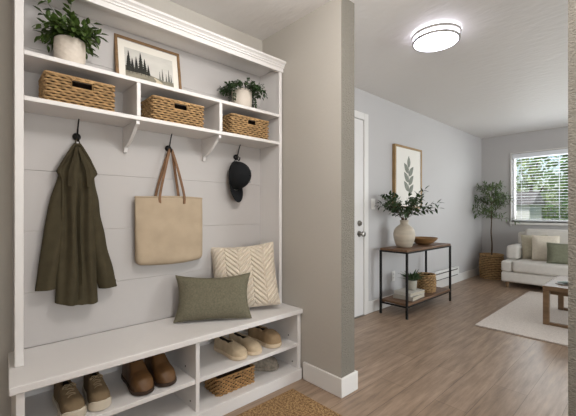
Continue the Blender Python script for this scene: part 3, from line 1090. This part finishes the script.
def shoe(name, label, cat, loc, rot, group, L=.275, W=.098, up='suede', sole='rubber', hs=.026, collar=.085, toe=.052, laces=0, cap=False, seed=0):
    t = thing(name, label, cat, loc, (0, 0, rot), group)
    ss = [0, .012, .04, .08, .13, .19, .26, .33, .40, .46, .52, .58, .64, .70, .76, .82, .87, .91, .945, .97, .988, 1.0]
    def yy(s):
        return L / 2 - s * L
    # sole
    mb = MB()
    ring = []
    N = len(ss)
    def outline(o, z, tz):
        pts = []
        for s in ss:
            pts.append((foot_w(s, W) + o * (1 if 0 < s < 1 else 0) + .0, yy(s) + (o if s == 0 else (-o if s == 1 else 0)), z + (tz if s > .82 else 0) * smooth01(.80, .95, s)))
        for s in reversed(ss[1:-1]):
            pts.append((-foot_w(s, W) - o, yy(s), z + (tz if s > .82 else 0) * smooth01(.80, .95, s)))
        return pts
    rings = [outline(.0005, .001, .003), outline(.003, .005, .002), outline(.003, hs, .016 if cap else .001), outline(-.003, hs + .001, .017 if cap else .001)]
    k = len(rings[0])
    vs = [p for r in rings for p in r]
    fs = [(i * k + j, i * k + (j + 1) % k, (i + 1) * k + (j + 1) % k, (i + 1) * k + j) for i in range(3) for j in range(k)]
    fs += [tuple(reversed(range(k))), tuple(3 * k + j for j in range(k))]
    mb.add(vs, fs).build('sole', M[sole], t, smooth=True, angle=50)
    # upper
    def hh(s):
        return interp([(0, collar * .55), (.02, collar * .85), (.06, collar), (.2, collar * .93), (.36, collar * .86), (.47, collar * .92), (.55, collar * .80), (.68, toe * 1.18), (.8, toe * 1.02), (.9, toe * .84), (.96, toe * .58), (1, toe * .02)], s)
    Q = [-1, -.97, -.9, -.8, -.7, -.6, -.5, -.44, -.36, -.2, 0, .2, .36, .44, .5, .6, .7, .8, .9, .97, 1]
    def sec(s):
        w = max(.0015, foot_w(s, W) - .002)
        h = hh(s)
        op = smooth01(.60, .50, s) if False else 1 - smooth01(.47, .56, s)
        op *= smooth01(.03, .07, s)
        out = []
        for q in Q:
            a = abs(q)
            sg = 1 if q > 0 else (-1 if q < 0 else 0)
            if a >= .5:
                f = (a - .5) / .5           # 1 at sole, 0 at rim
                ang = f * pi / 2
                x = w * (.58 + .42 * sin(ang) ** .8)
                z = hs - .004 + h * cos(ang) ** .75
            else:
                f = a / .5
                xd = w * .58 * f
                zd = hs - .004 + h * (1 + .10 * (1 - f * f))
                xo = w * .52 * (f ** .5)
                zo = hs + .004 + (h - .006) * smooth01(.55, 1, f)
                x = xd * (1 - op) + xo * op
                z = zd * (1 - op) + zo * op
            out.append((sg * x, yy(s), z))
        return out
    S = [0.004] + [i / 60 for i in range(1, 60)] + [.996]
    u = MB()
    vs, fs = [], []
    nq = len(Q)
    for s in S:
        vs += sec(s)
    mi = []
    for i in range(len(S) - 1):
        for j in range(nq - 1):
            fs.append((i * nq + j, i * nq + j + 1, (i + 1) * nq + j + 1, (i + 1) * nq + j))
            inner = .42 > abs((Q[j] + Q[j + 1]) / 2) and .05 < S[i] < .52
            mi.append(1 if inner else 0)
    u.add(vs, fs)
    u.m = mi
    up_ = u.build('upper', [M[up], M['shoein']], t, smooth=True, angle=70)
    if laces:
        lm = MB()
        for i in range(laces):
            s = .56 + .17 * i / max(1, laces - 1)
            zc = hs - .004 + hh(s) * 1.10 + .002
            w = foot_w(s, W) * .42
            dz = hh(s) * .10
            sk = .004 if i % 2 else -.004
            lm.tube(bez([(-w, yy(s) + sk, zc - dz - .003), (-w * .5, yy(s) + sk * .5, zc - dz * .2), (0, yy(s), zc + .001), (w * .5, yy(s) - sk * .5, zc - dz * .2), (w, yy(s) - sk, zc - dz - .003)], 3), .0020, 6)
        s = .545
        zc = hs + hh(s) * 1.1
        for sg in (-1, 1):
            lm.tube(bez([(0, yy(s), zc), (sg * .016, yy(s) - .006, zc + .006), (sg * .026, yy(s) - .014, zc - .004), (sg * .010, yy(s) - .006, zc)], 4), .002, 5)
        lm.build('laces', M['lace'], up_, smooth=True)
    return t

SZ = .2355
def place(toe, ang, L):
    """shoe centre from toe position and heading angle (0 = toe to -y)"""
    return (toe[0] - sin(ang) * L / 2, toe[1] + cos(ang) * L / 2, SZ)
a = radians(4)
shoe('sneaker', 'taupe canvas sneaker with cream toe cap, nearest the left end of the bench', 'shoe', place((.321, 1.626), a, .275), a, 'taupe sneakers in the bench', up='suede', laces=5, L=.275, W=.091, toe=.048, collar=.09, cap=True)
a = radians(-2)
shoe('sneaker', 'taupe canvas sneaker with cream toe cap, beside the brown boots', 'shoe', place((.417, 1.634), a, .275), a, 'taupe sneakers in the bench', up='suede', laces=5, L=.275, W=.091, toe=.048, collar=.09, cap=True)
a = 0
shoe('boot', 'brown leather boot beside the taupe sneakers', 'shoe', place((.606, 1.632), a, .285), a, 'brown leather boots in the bench', up='boot', sole='bootsole', laces=0, L=.285, W=.102, toe=.056, collar=.125, hs=.02)
a = 0
shoe('boot', 'brown leather boot nearest the middle divider of the bench', 'shoe', place((.720, 1.636), a, .285), a, 'brown leather boots in the bench', up='boot', sole='bootsole', laces=0, L=.285, W=.102, toe=.056, collar=.125, hs=.02)
a = radians(5)
shoe('slip_on_shoe', 'beige suede slip-on shoe nearest the divider on the right bench shelf', 'shoe', place((1.165, 1.635), a, .275), a, 'beige slip-on shoes in the bench', up='loaf', sole='loafsole', L=.275, W=.100, toe=.042, collar=.068, hs=.022)
a = radians(5)
shoe('slip_on_shoe', 'beige suede slip-on shoe between its twin and the tan shoe', 'shoe', place((1.272, 1.632), a, .275), a, 'beige slip-on shoes in the bench', up='loaf', sole='loafsole', L=.275, W=.100, toe=.042, collar=.068, hs=.022)
a = radians(6)
shoe('canvas_shoe', 'tan canvas shoe with pale sole near the right end of the bench shelf', 'shoe', place((1.432, 1.634), a, .275), a, None, up='tan', sole='loafsole', L=.275, W=.110, toe=.060, collar=.08, hs=.026)
SZ = .069
a = radians(50)
shoe('sneaker', 'grey mesh shoe on the bottom of the bench right of the wicker basket', 'shoe', place((1.485, 1.70), a, .24), a, None, up='greyshoe', sole='greyshoe', laces=4, L=.24, W=.095, toe=.05, collar=.075, hs=.022)

# ------------------------------------------------------------------ doormat
mt = MB().box(.2, 1.452, .62, 1.530, .0008, .013)
tag(mt.build('doormat', M['jute'], None, bevel=.004), 'woven jute doormat on the floor in front of the bench', 'doormat')

# ------------------------------------------------------------------ console table
co = (3.79, 1.895, 0)
ct = thing('console_table', 'narrow console table with black metal frame and two wooden boards', 'table', co)
TX0, TX1, TY0, TY1, TZ = 3.245, 4.325, 1.732, 2.055, .705
MB().box(TX0 + .004, TX1 - .004, TY0 + .004, TY1 - .004, TZ - .024, TZ).build('table_top', M['tablewood'], ct, bevel=.003, org=co)
MB().box(TX0 + .022, TX1 - .022, TY0 + .004, TY1 - .004, .128, .152).build('lower_shelf', M['tablewood'], ct, bevel=.003, org=co)
for x in (TX0 + .010, TX1 - .010):
    for y in (TY0 + .010, TY1 - .010):
        MB().box(x - .010, x + .010, y - .010, y + .010, 0.0005, TZ - .0245).build('leg', M['black'], ct, org=co)
for z in (TZ - .040, .112):
    for y in (TY0 + .010, TY1 - .010):
        rl = MB().box(TX0 + .0205, TX1 - .0205, y - .008, y + .008, z, z + .0155)
        rl.build('frame_rail', M['black'], ct, org=co)
    for x in (TX0 + .010, TX1 - .010):
        rl = MB().box(x - .008, x + .008, TY0 + .0205, TY1 - .0205, z, z + .0155)
        rl.build('frame_rail', M['black'], ct, org=co)

vx, vy = 3.50, 1.905
t = thing('vase', 'round beige stoneware vase on the console table', 'vase', (vx, vy, TZ + .001))
vp = [(.068, 0), (.080, .006), (.098, .05), (.112, .10), (.116, .14), (.110, .18), (.090, .215), (.062, .238), (.046, .252), (.042, .270), (.046, .288), (.052, .296), (.048, .298), (.040, .288), (.036, .262), (.05, .235)]
MB().lathe(vp, n=48).build('body', M['vase'], t, smooth=True, angle=60)
rng = random.Random(11)
t = thing('leafy_branches', 'spray of dark leafy branches standing in the stoneware vase', 'branches', (vx, vy, TZ + .25))
lf, st = MB(), MB()
def cl3(p):
    q = p.copy()
    q.y = min(q.y, 2.07 - vy)
    q.z = min(max(q.z, .02), .47)
    rr = sqrt(q.x ** 2 + q.y ** 2)
    if q.z < .075 and rr < .1:
        q.z = max(q.z, .062)
    return q
for k in range(28):
    a = 2 * pi * k / 28 + rng.uniform(-.2, .2)
    e = rng.uniform(.15, 1.2)
    b = Vector((.022 * cos(a), .022 * sin(a), .015))
    n0 = b + Vector((.008 * cos(a), .008 * sin(a), .055))
    st.tube([b, n0], .0022, 5)
    branchy(lf, st, rng, n0, (cos(a) * .85, sin(a) * .6, .30 + e * .75), rng.uniform(.27, .39), 13, .064, .036, grav=.28, r=.002, clamp=cl3, spread=.8)
st.build('stems', M['stem'], t)
lf.build('leaves', M['leafB'], t, smooth=True, angle=20)

t = MB().lathe([(.055, 0), (.07, .004), (.115, .03), (.150, .066), (.158, .082), (.153, .084), (.140, .066), (.10, .034), (.05, .014), (.001, .012)], n=48)
tag(t.build('wooden_bowl', M['bowlwood'], None, loc=(3.945, 1.90, TZ + .001), smooth=True, angle=60), 'shallow brown wooden bowl on the console table beside the vase', 'bowl')

def book(label, loc, rot, L, Wd, th, cov):
    t = thing('book', label, 'book', loc, (0, 0, rot), 'books on the console table lower shelf')
    c = MB().box(-L / 2, L / 2, -Wd / 2, Wd / 2, 0, .003).box(-L / 2, L / 2, -Wd / 2, Wd / 2, th - .003, th).box(-L / 2, -L / 2 + .004, -Wd / 2, Wd / 2, .003, th - .003)
    c.build('cover', M[cov], t, bevel=.0008)
    MB().box(-L / 2 + .0045, L / 2 - .005, -Wd / 2 + .004, Wd / 2 - .004, .0032, th - .0032).build('pages', M['pages'], t)
LZ = .1525
book('grey book at the bottom of the stack on the console table', (3.55, 1.875, LZ), radians(3), .30, .225, .040, 'book2')
book('white book on top of the stack under the small pot plant', (3.565, 1.878, LZ + .0405), radians(-4), .285, .205, .036, 'book1')

PX, PY = 3.60, 1.868
t = thing('potted_plant', 'small spiky green plant in a grey pot on the books', 'plant', (PX, PY, LZ + .077))
MB().lathe([(.038, 0), (.046, .005), (.054, .08), (.056, .106), (.052, .108), (.050, .098), (.048, .085)], n=32).build('pot', M['pot_grey'], t, smooth=True, angle=60)
MB().lathe([(.02, .086), (.0475, .088), (.001, .094)], n=20).build('soil', M['soil'], t, smooth=True)
rng = random.Random(5)
lf = MB()
for k in range(46):
    a = rng.uniform(0, 2 * pi)
    e = rng.uniform(.15, 1.6)
    lf.leaf((.025 * cos(a) * rng.random(), .025 * sin(a) * rng.random(), .09), (cos(a), sin(a), .35 + e), (0, 0, 1), rng.uniform(.12, .19), rng.uniform(.020, .030), .4, rng.uniform(.05, .35))
lf.build('foliage', M['leafD'], t, smooth=True, angle=20)

t = thing('wicker_basket', 'small round wicker basket on the console table lower shelf', 'basket', (3.985, 1.885, LZ))
woven(0, 0, .195, M['wick'], circ=lambda v: .106 + .008 * sin(v * pi), pitch=.017, r=.0072, amp=.006, wave=.027).build('woven_body', M['wick'], t, smooth=True, angle=60)
MB().lathe([(.085, .004), (.088, .008), (.090, .19), (.087, .19), (.085, .012), (.001, .011)], n=32).build('lining', M['wick_in_shade'], t)
MB().torus((0, 0, .197), .1, .008, 40, 8).build('rim', M['wick'], t, smooth=True)

# things on the living room side wall
def switch(name, label, cat, x, z, kids):
    t = thing(name, label, cat, (x, YL - .0005, z))
    MB().box(-.037, .037, -.006, 0, -.059, .059).build('wall_plate', M['plate'], t, bevel=.002)
    kids(t)
    return t
switch('light_switch', 'white light switch on the wall beside the door', 'light switch', 3.245, 1.18,
       lambda t: MB().box(-.016, .016, -.009, -.0062, -.032, .032).build('rocker', M['trim'], t, bevel=.002))
def sock(t):
    for z in (-.022, .022):
        b = MB().box(-.017, .017, -.008, -.0062, z - .014, z + .014)
        b.mi = 1
        b.box(-.008, -.005, -.0085, -.008, z - .004, z + .006).box(.005, .008, -.0085, -.008, z - .004, z + .006)
        b.build('socket', [M['trim'], M['slot']], t)
switch('wall_outlet', 'white wall outlet low behind the console table', 'outlet', 3.666, .335, sock)

t = thing('baseboard_heater', 'low white baseboard heater on the wall behind the console table', 'heater', (5.0, YL - .017, .128))
MB().box(-.46, .455, -.055, -.001, .0, .135).build('casing', M['plate'], t, bevel=.006)
MB().box(-.43, .40, -.0565, -.0545, .098, .112).build('louvre', M['slot'], t)
MB().box(-.43, .40, -.0565, -.0545, .016, .026).build('louvre', M['slot'], t)

# botanical print
bw, bh = .672, .76
t = thing('framed_print', 'framed botanical leaf print on the wall above the console table', 'picture', (3.983, YL - .0405, 1.135))
frame_mb(bw, bh, .026, .040).build('frame', M['frameB'], t, bevel=.002)
MB().box(-bw / 2 + .026, bw / 2 - .026, .010, .015, .026, bh - .026).build('print', M['paper'], t)
lf = MB()
zc = .20
lf.box(-.004, .004, .0082, .0095, .13, .62)
def fl(px_, pz_, ang, L, Wd):
    poly = []
    for k in range(9):
        s = k / 8
        poly.append((s, sin(pi * s ** .85) * .5))
    pts = [(s * L, w * Wd) for s, w in poly] + [(s * L, -w * Wd) for s, w in reversed(poly[1:-1])]
    pts = [(px_ + x * cos(ang) - y * sin(ang), pz_ + x * sin(ang) + y * cos(ang)) for x, y in pts]
    lf.prism(pts, lambda x, z: (x, .0075, z), lambda x, z: (x, .0092, z))
fl(0, .50, pi / 2, .15, .075)
for i, z in enumerate((.18, .29, .40)):
    fl(.0, z, pi / 2 - .75, .17, .078)
    fl(.0, z + .03, pi / 2 + .75, .17, .078)
lf.build('leaf_motif', M['pleaf'], t)

# ------------------------------------------------------------------ olive tree
ox, oy = 6.30, 1.878
t = thing('potted_tree', 'slim olive tree in a wicker basket in the far corner', 'plant', (ox, oy, 0))
pb = thing  # planter is a part of the tree
woven(0, 0, .385, M['wick_dk'], circ=lambda v: .176 + .012 * sin(v * pi), pitch=.026, r=.0105, amp=.007, wave=.045).build('basket_planter', M['wick'], t, smooth=True, angle=60, loc=(0, 0, .001))
MB().lathe([(.14, .004), (.152, .01), (.152, .35), (.145, .352), (.02, .36), (.001, .362)], n=32).build('soil', M['soil'], t, smooth=True)
MB().torus((0, 0, .388), .168, .012, 40, 8).build('planter_rim', M['wick'], t, smooth=True)
rng = random.Random(21)
tr = MB()
trunk = bez([(0, 0, .35), (.012, -.004, .55), (-.006, .004, .75), (.004, 0, .95), (0, 0, 1.2), (.006, 0, 1.42)], 5)
tr.tube(trunk, [.014 - .010 * i / (len(trunk) - 1) for i in range(len(trunk))], 8)
lf = MB()
def cl4(p):
    q = p.copy()
    q.y = min(q.y, 2.115 - oy)
    q.x = min(q.x, 6.56 - ox)
    q.z = min(q.z, 1.66)
    return q
for k in range(46):
    a = k * 2.399 + rng.uniform(-.3, .3)
    f = rng.random()
    z0 = .94 + .54 * f
    e = rng.uniform(.25, 1.1) * (1 if f > .15 else .7)
    ln = (.38 - .16 * f) * rng.uniform(.75, 1.15)
    branchy(lf, tr, rng, (0, 0, z0), (cos(a), sin(a), e - .02), ln, 19, .072, .023, grav=.25, r=.003, clamp=cl4, spread=.75)
tr.build('trunk', M['stem'], t, smooth=True)
lf.build('foliage', M['leafC'], t, smooth=True, angle=20)

# ------------------------------------------------------------------ sofa
so = (6.1, .6, 0)
sf = thing('sofa', 'cream upholstered sofa under the far window', 'sofa', so)
S = M['sofa']
SY1, SY0 = 1.565, -.55
MB().box(5.66, 6.60, SY0, SY1, .085, .232).build('base', S, sf, bevel=.025, seg=4, org=so)
MB().box(5.655, 6.40, SY1 - .135, SY1, .2325, .385).build('arm_block', S, sf, bevel=.028, seg=4, org=so)
MB().box(5.655, 6.40, SY0, SY0 + .135, .2325, .385).build('arm_block', S, sf, bevel=.028, seg=4, org=so)
MB().box(5.645, 6.36, .506, SY1 - .138, .2328, .392).build('seat_cushion', S, sf, bevel=.04, seg=4, org=so)
MB().box(5.645, 6.36, SY0 + .138, .502, .2328, .392).build('seat_cushion', S, sf, bevel=.04, seg=4, org=so)
MB().box(5.90, 6.42, SY1 - .160, SY1, .386, .590).build('armrest', S, sf, bevel=.04, seg=4, org=so)
MB().box(5.93, 6.42, SY0, SY0 + .135, .386, .585).build('armrest', S, sf, bevel=.04, seg=4, org=so)
MB().box(6.425, 6.60, SY0, SY1 - .02, .2325, .775).build('backrest', S, sf, bevel=.04, seg=4, org=so)
for (y0, y1) in ((.506, SY1 - .14), (SY0 + .14, .502)):
    m = Matrix.Translation((6.335 - so[0], (y0 + y1) / 2 - so[1], .617)) @ Matrix.Rotation(radians(11), 4, 'Y')
    MB().obox(m, .15, y1 - y0, .43).build('back_cushion', S, sf, bevel=.055, seg=4)
for x in (5.705, 6.52):
    for y in (SY1 - .07, SY0 + .07):
        MB().lathe([(.018, .0005), (.027, .0845)], n=16).build('leg', M['oak'], sf, loc=(x - so[0], y - so[1], 0), smooth=True)

def cushion(label, loc, w, h, th, m, rz, tilt):
    t = thing('sofa_cushion', label, 'cushion', loc, (radians(tilt), 0, radians(rz)), 'scatter cushions on the sofa')
    pc = pillow(w, h, th, None, 30, .06).build('cushion_cover', M[m], t, smooth=True, angle=70)
    piping(w, h, .06, .004).build('piping', M[m], pc, smooth=True)
cushion('greige cushion at the sofa arm, behind the oatmeal cushion', (6.13, 1.235, .394), .34, .36, .12, 'cush1', -62, -14)
cushion('oatmeal linen cushion between the greige and green cushions', (6.0, 1.092, .394), .325, .375, .13, 'cush2', -76, -18)
cushion('green linen lumbar cushion on the sofa at the right', (5.82, .86, .394), .38, .285, .12, 'cush3', -80, -18)

# ------------------------------------------------------------------ rug, coffee table
rg = MB().box(3.56, 5.60, -1.4, 1.205, .0008, .012)
tag(rg.build('area_rug', M['rug'], None, bevel=.003), 'pale woven area rug on the floor in front of the sofa', 'rug')
to = (4.45, .33, .0125)
ctb = thing('coffee_table', 'oak coffee table with square legs and floor bar on the rug', 'table', to)
CX0, CX1, CY0, CY1, CZ = 4.045, 4.82, -.16, .765, .385
MB().box(CX0, CX1, CY0, CY1, CZ - .045, CZ).build('table_top', M['oak'], ctb, bevel=.004, org=to)
for x in (CX0 + .026, CX1 - .026):
    for y in (CY0 + .026, CY1 - .026):
        MB().box(x - .024, x + .024, y - .024, y + .024, .0130, CZ - .0455).build('leg', M['oak'], ctb, bevel=.003, org=to)
    MB().box(x - .020, x + .020, CY0 + .0505, CY1 - .0505, .0130, .040).build('floor_bar', M['oak'], ctb, bevel=.003, org=to)
MB().box(CX0 + .06, CX0 + .075, CY0 + .0505, CY1 - .0505, CZ - .085, CZ - .0455).build('apron', M['oak'], ctb, org=to)
rng = random.Random(2)
t = thing('leaf_sprig', 'dark dried leaf sprig lying on the coffee table', 'sprig', (4.29, .60, CZ + .001))
sb, lb = MB(), MB()
P = bez([(-.09, .09, .008), (-.03, .04, .014), (.03, -.02, .012), (.1, -.09, .008)], 5)
sb.tube(P, .004, 6)
for i, p in enumerate(P[2:]):
    for s in (-1, 1):
        lb.leaf(p, Vector((s * .7 + .4, s * .6 - .5, .28)), (0, 0, 1), .075, .030, .3, .25)
sb.build('stalk', M['stem'], t, smooth=True)
lb.build('leaves', M['leafB'], t, smooth=True)

# ------------------------------------------------------------------ ceiling light
def ringb(R, z0, z1):
    return MB().lathe([(R - .005, z0), (R, z0), (R + .002, z0 + .003), (R + .002, z1 - .003), (R, z1), (R - .005, z1)], n=64)
lx, ly = 2.452, 1.09
t = thing('ceiling_light', 'round flush ceiling light with two metal rings', 'ceiling light', (lx, ly, H - .074))
MB().lathe([(.001, .0), (.10, .0005), (.148, .003), (.153, .009), (.153, .058), (.135, .0735)], n=48).build('diffuser', M['diff'], t, smooth=True, angle=60)
ringb(.159, .003, .016).build('ring', M['ring'], t, smooth=True)
ringb(.164, .038, .056).build('ring', M['ring'], t, smooth=True)
for k in range(3):
    a = radians(40 + 120 * k)
    MB().tube([(.160 * cos(a), .160 * sin(a), .010), (.160 * cos(a), .160 * sin(a), .0735)], .003, 6).build('post', M['nickel'], t)

# ------------------------------------------------------------------ outdoors
struct('ground', MB().box(6.87, 40, -18, 22, -.6, -.35), M['grass'])
struct('driveway', MB().box(7.5, 11.0, 1.7, 5.0, -.349, -.33), M['drive'])
def garden_tree(label, x, y, h, r, seed, m, trunk=True, n=1500, ls=.22):
    rng = random.Random(seed)
    t = thing('garden_tree', label, 'tree', (x, y, -.35), (0, 0, 0), 'trees outside the window')
    b = MB()
    b.tube(bez([(0, 0, 0), (.06, .03, h * .3), (-.04, 0, h * .6), (0, 0, h * .85)], 5), [.13 - .1 * i / 15 for i in range(16)], 8)
    blobs = []
    for k in range(14):
        a = rng.uniform(0, 2 * pi)
        rr = r * rng.uniform(.1, .75)
        z = h * rng.uniform(.28, .95)
        blobs.append((rr * cos(a), rr * sin(a), z, r * rng.uniform(.35, .6)))
        b.tube([(0, 0, z * .7), (rr * cos(a), rr * sin(a), z)], .03, 5)
    b.build('trunk', M['bark'], t, smooth=True)
    lf = MB()
    for k in range(n):
        bx_, by_, bz_, br_ = rng.choice(blobs)
        v = Vector((rng.gauss(0, 1), rng.gauss(0, 1), rng.gauss(0, 1))).normalized() * br_ * rng.uniform(.6, 1.0)
        lf.leaf((bx_ + v.x, by_ + v.y, max(.15, bz_ + v.z)), v + Vector((0, 0, -.2)), (rng.uniform(-1, 1), rng.uniform(-1, 1), 1), ls * rng.uniform(.7, 1.2), ls * .55, .2, .2)
    lf.build('foliage', M[m], t, smooth=True, angle=20)
garden_tree('leafy green tree seen through the right half of the blind', 10.4, .85, 3.6, 1.25, 4, 'treeleaf')
garden_tree('pale green tree seen through the left half of the blind', 17.5, 3.7, 4.2, 1.6, 8, 'treeleaf2')
garden_tree('far green tree outside behind the other trees', 15.5, 1.3, 4.6, 2.0, 15, 'treeleaf', n=1400, ls=.3)
gs = thing('garden_shed', 'low white shed outside at the lower left of the window', 'shed', (13.6, 3.5, -.35))
MB().box(-.8, .8, -.75, .75, 0, 1.65).build('walls', M['render'], gs)
MB().prism([(-.95, 1.651), (.95, 1.651), (0, 2.1)], lambda x, z: (x, -.85, z), lambda x, z: (x, .85, z)).build('roof', M['roof'], gs)
rng = random.Random(31)
hb = MB()
for k in range(2200):
    hb.leaf((8.9 + rng.uniform(-.3, .3), rng.uniform(-2.4, 1.55), rng.uniform(-.34, .75)), (rng.uniform(-1, .2), rng.uniform(-1, 1), rng.uniform(-.3, 1)), (0, 0, 1), .13, .07)
tag(hb.build('hedge', M['treeleaf'], None, smooth=True, angle=20), 'clipped green hedge outside below the window', 'hedge')

# ------------------------------------------------------------------ light
wd = bpy.data.worlds.new('World')
SC.world = wd
wd.use_nodes = True
nt = wd.node_tree
nt.nodes.clear()
wo = nt.nodes.new('ShaderNodeOutputWorld')
bg = nt.nodes.new('ShaderNodeBackground')
sky = nt.nodes.new('ShaderNodeTexSky')
sky.sky_type = 'NISHITA'
sky.sun_disc = False
sky.sun_elevation = radians(48)
sky.sun_rotation = radians(250)
sky.air_density = 1.2
sky.dust_density = 2.5
nt.links.new(sky.outputs[0], bg.inputs[0])
bg.inputs[1].default_value = .15
nt.links.new(bg.outputs[0], wo.inputs[0])

def lamp(name, kind, loc, rot, energy, color, **kw):
    l = bpy.data.lights.new(name, kind)
    l.energy = energy
    l.color = color
    for k, v in kw.items():
        setattr(l, k, v)
    o = bpy.data.objects.new(name, l)
    COL.objects.link(o)
    o.location = loc
    o.rotation_euler = rot
    return o
lamp('sun', 'SUN', (0, 0, 8), (radians(40), 0, radians(-70)), 2.6, (1, .95, .88), angle=radians(3))
# daylight through the far window and the sliding door
lamp('daylight_far_window', 'AREA', (XF + .35, .73, 1.55), (0, radians(90), 0), 38, (.97, .98, 1), shape='RECTANGLE', size=1.05, size_y=1.8)
lamp('daylight_sliding_door', 'AREA', (4.15, YR - .3, 1.15), (radians(90), 0, 0), 104, (.97, .98, 1), shape='RECTANGLE', size=2.8, size_y=1.9)
lamp('mudroom_window_fill', 'AREA', (.05, -1.95, 1.5), (radians(90), 0, 0), 12, (1, .97, .94), shape='RECTANGLE', size=1.6, size_y=1.3)  # fill light outside the added, unseen mudroom window
# mudroom ceiling lamp above and behind the camera
lamp('mudroom_ceiling_lamp', 'POINT', (.86, .58, 2.10), (0, 0, 0), 27, (1, .985, .97), shadow_soft_size=.13)

up = Vector((.12, .62, .85)).to_track_quat('-Z', 'Y').to_euler()
lamp('ceiling_uplight_fill', 'AREA', (.45, -1.56, .95), up, 30, (1, .985, .97), shape='RECTANGLE', size=1.5, size_y=.5)  # added uplight inside the room, brightens the mudroom ceiling

# ------------------------------------------------------------------ camera
cam = bpy.data.cameras.new('camera')
co_ = bpy.data.objects.new('camera', cam)
COL.objects.link(co_)
co_.location = (0, 0, 1.1)
co_.rotation_euler = (radians(90), 0, .8251 - pi / 2)
cam.sensor_width = 36
cam.lens = 343.06 / 576 * 36
cam.shift_y = (211.3 - 208) / 576
cam.clip_start = .02
SC.camera = co_
SC.view_settings.view_transform = 'Standard'
SC.view_settings.look = 'None'
SC.view_settings.exposure = 0.35
SC.view_settings.gamma = 1.0
SC.view_settings.use_curve_mapping = False
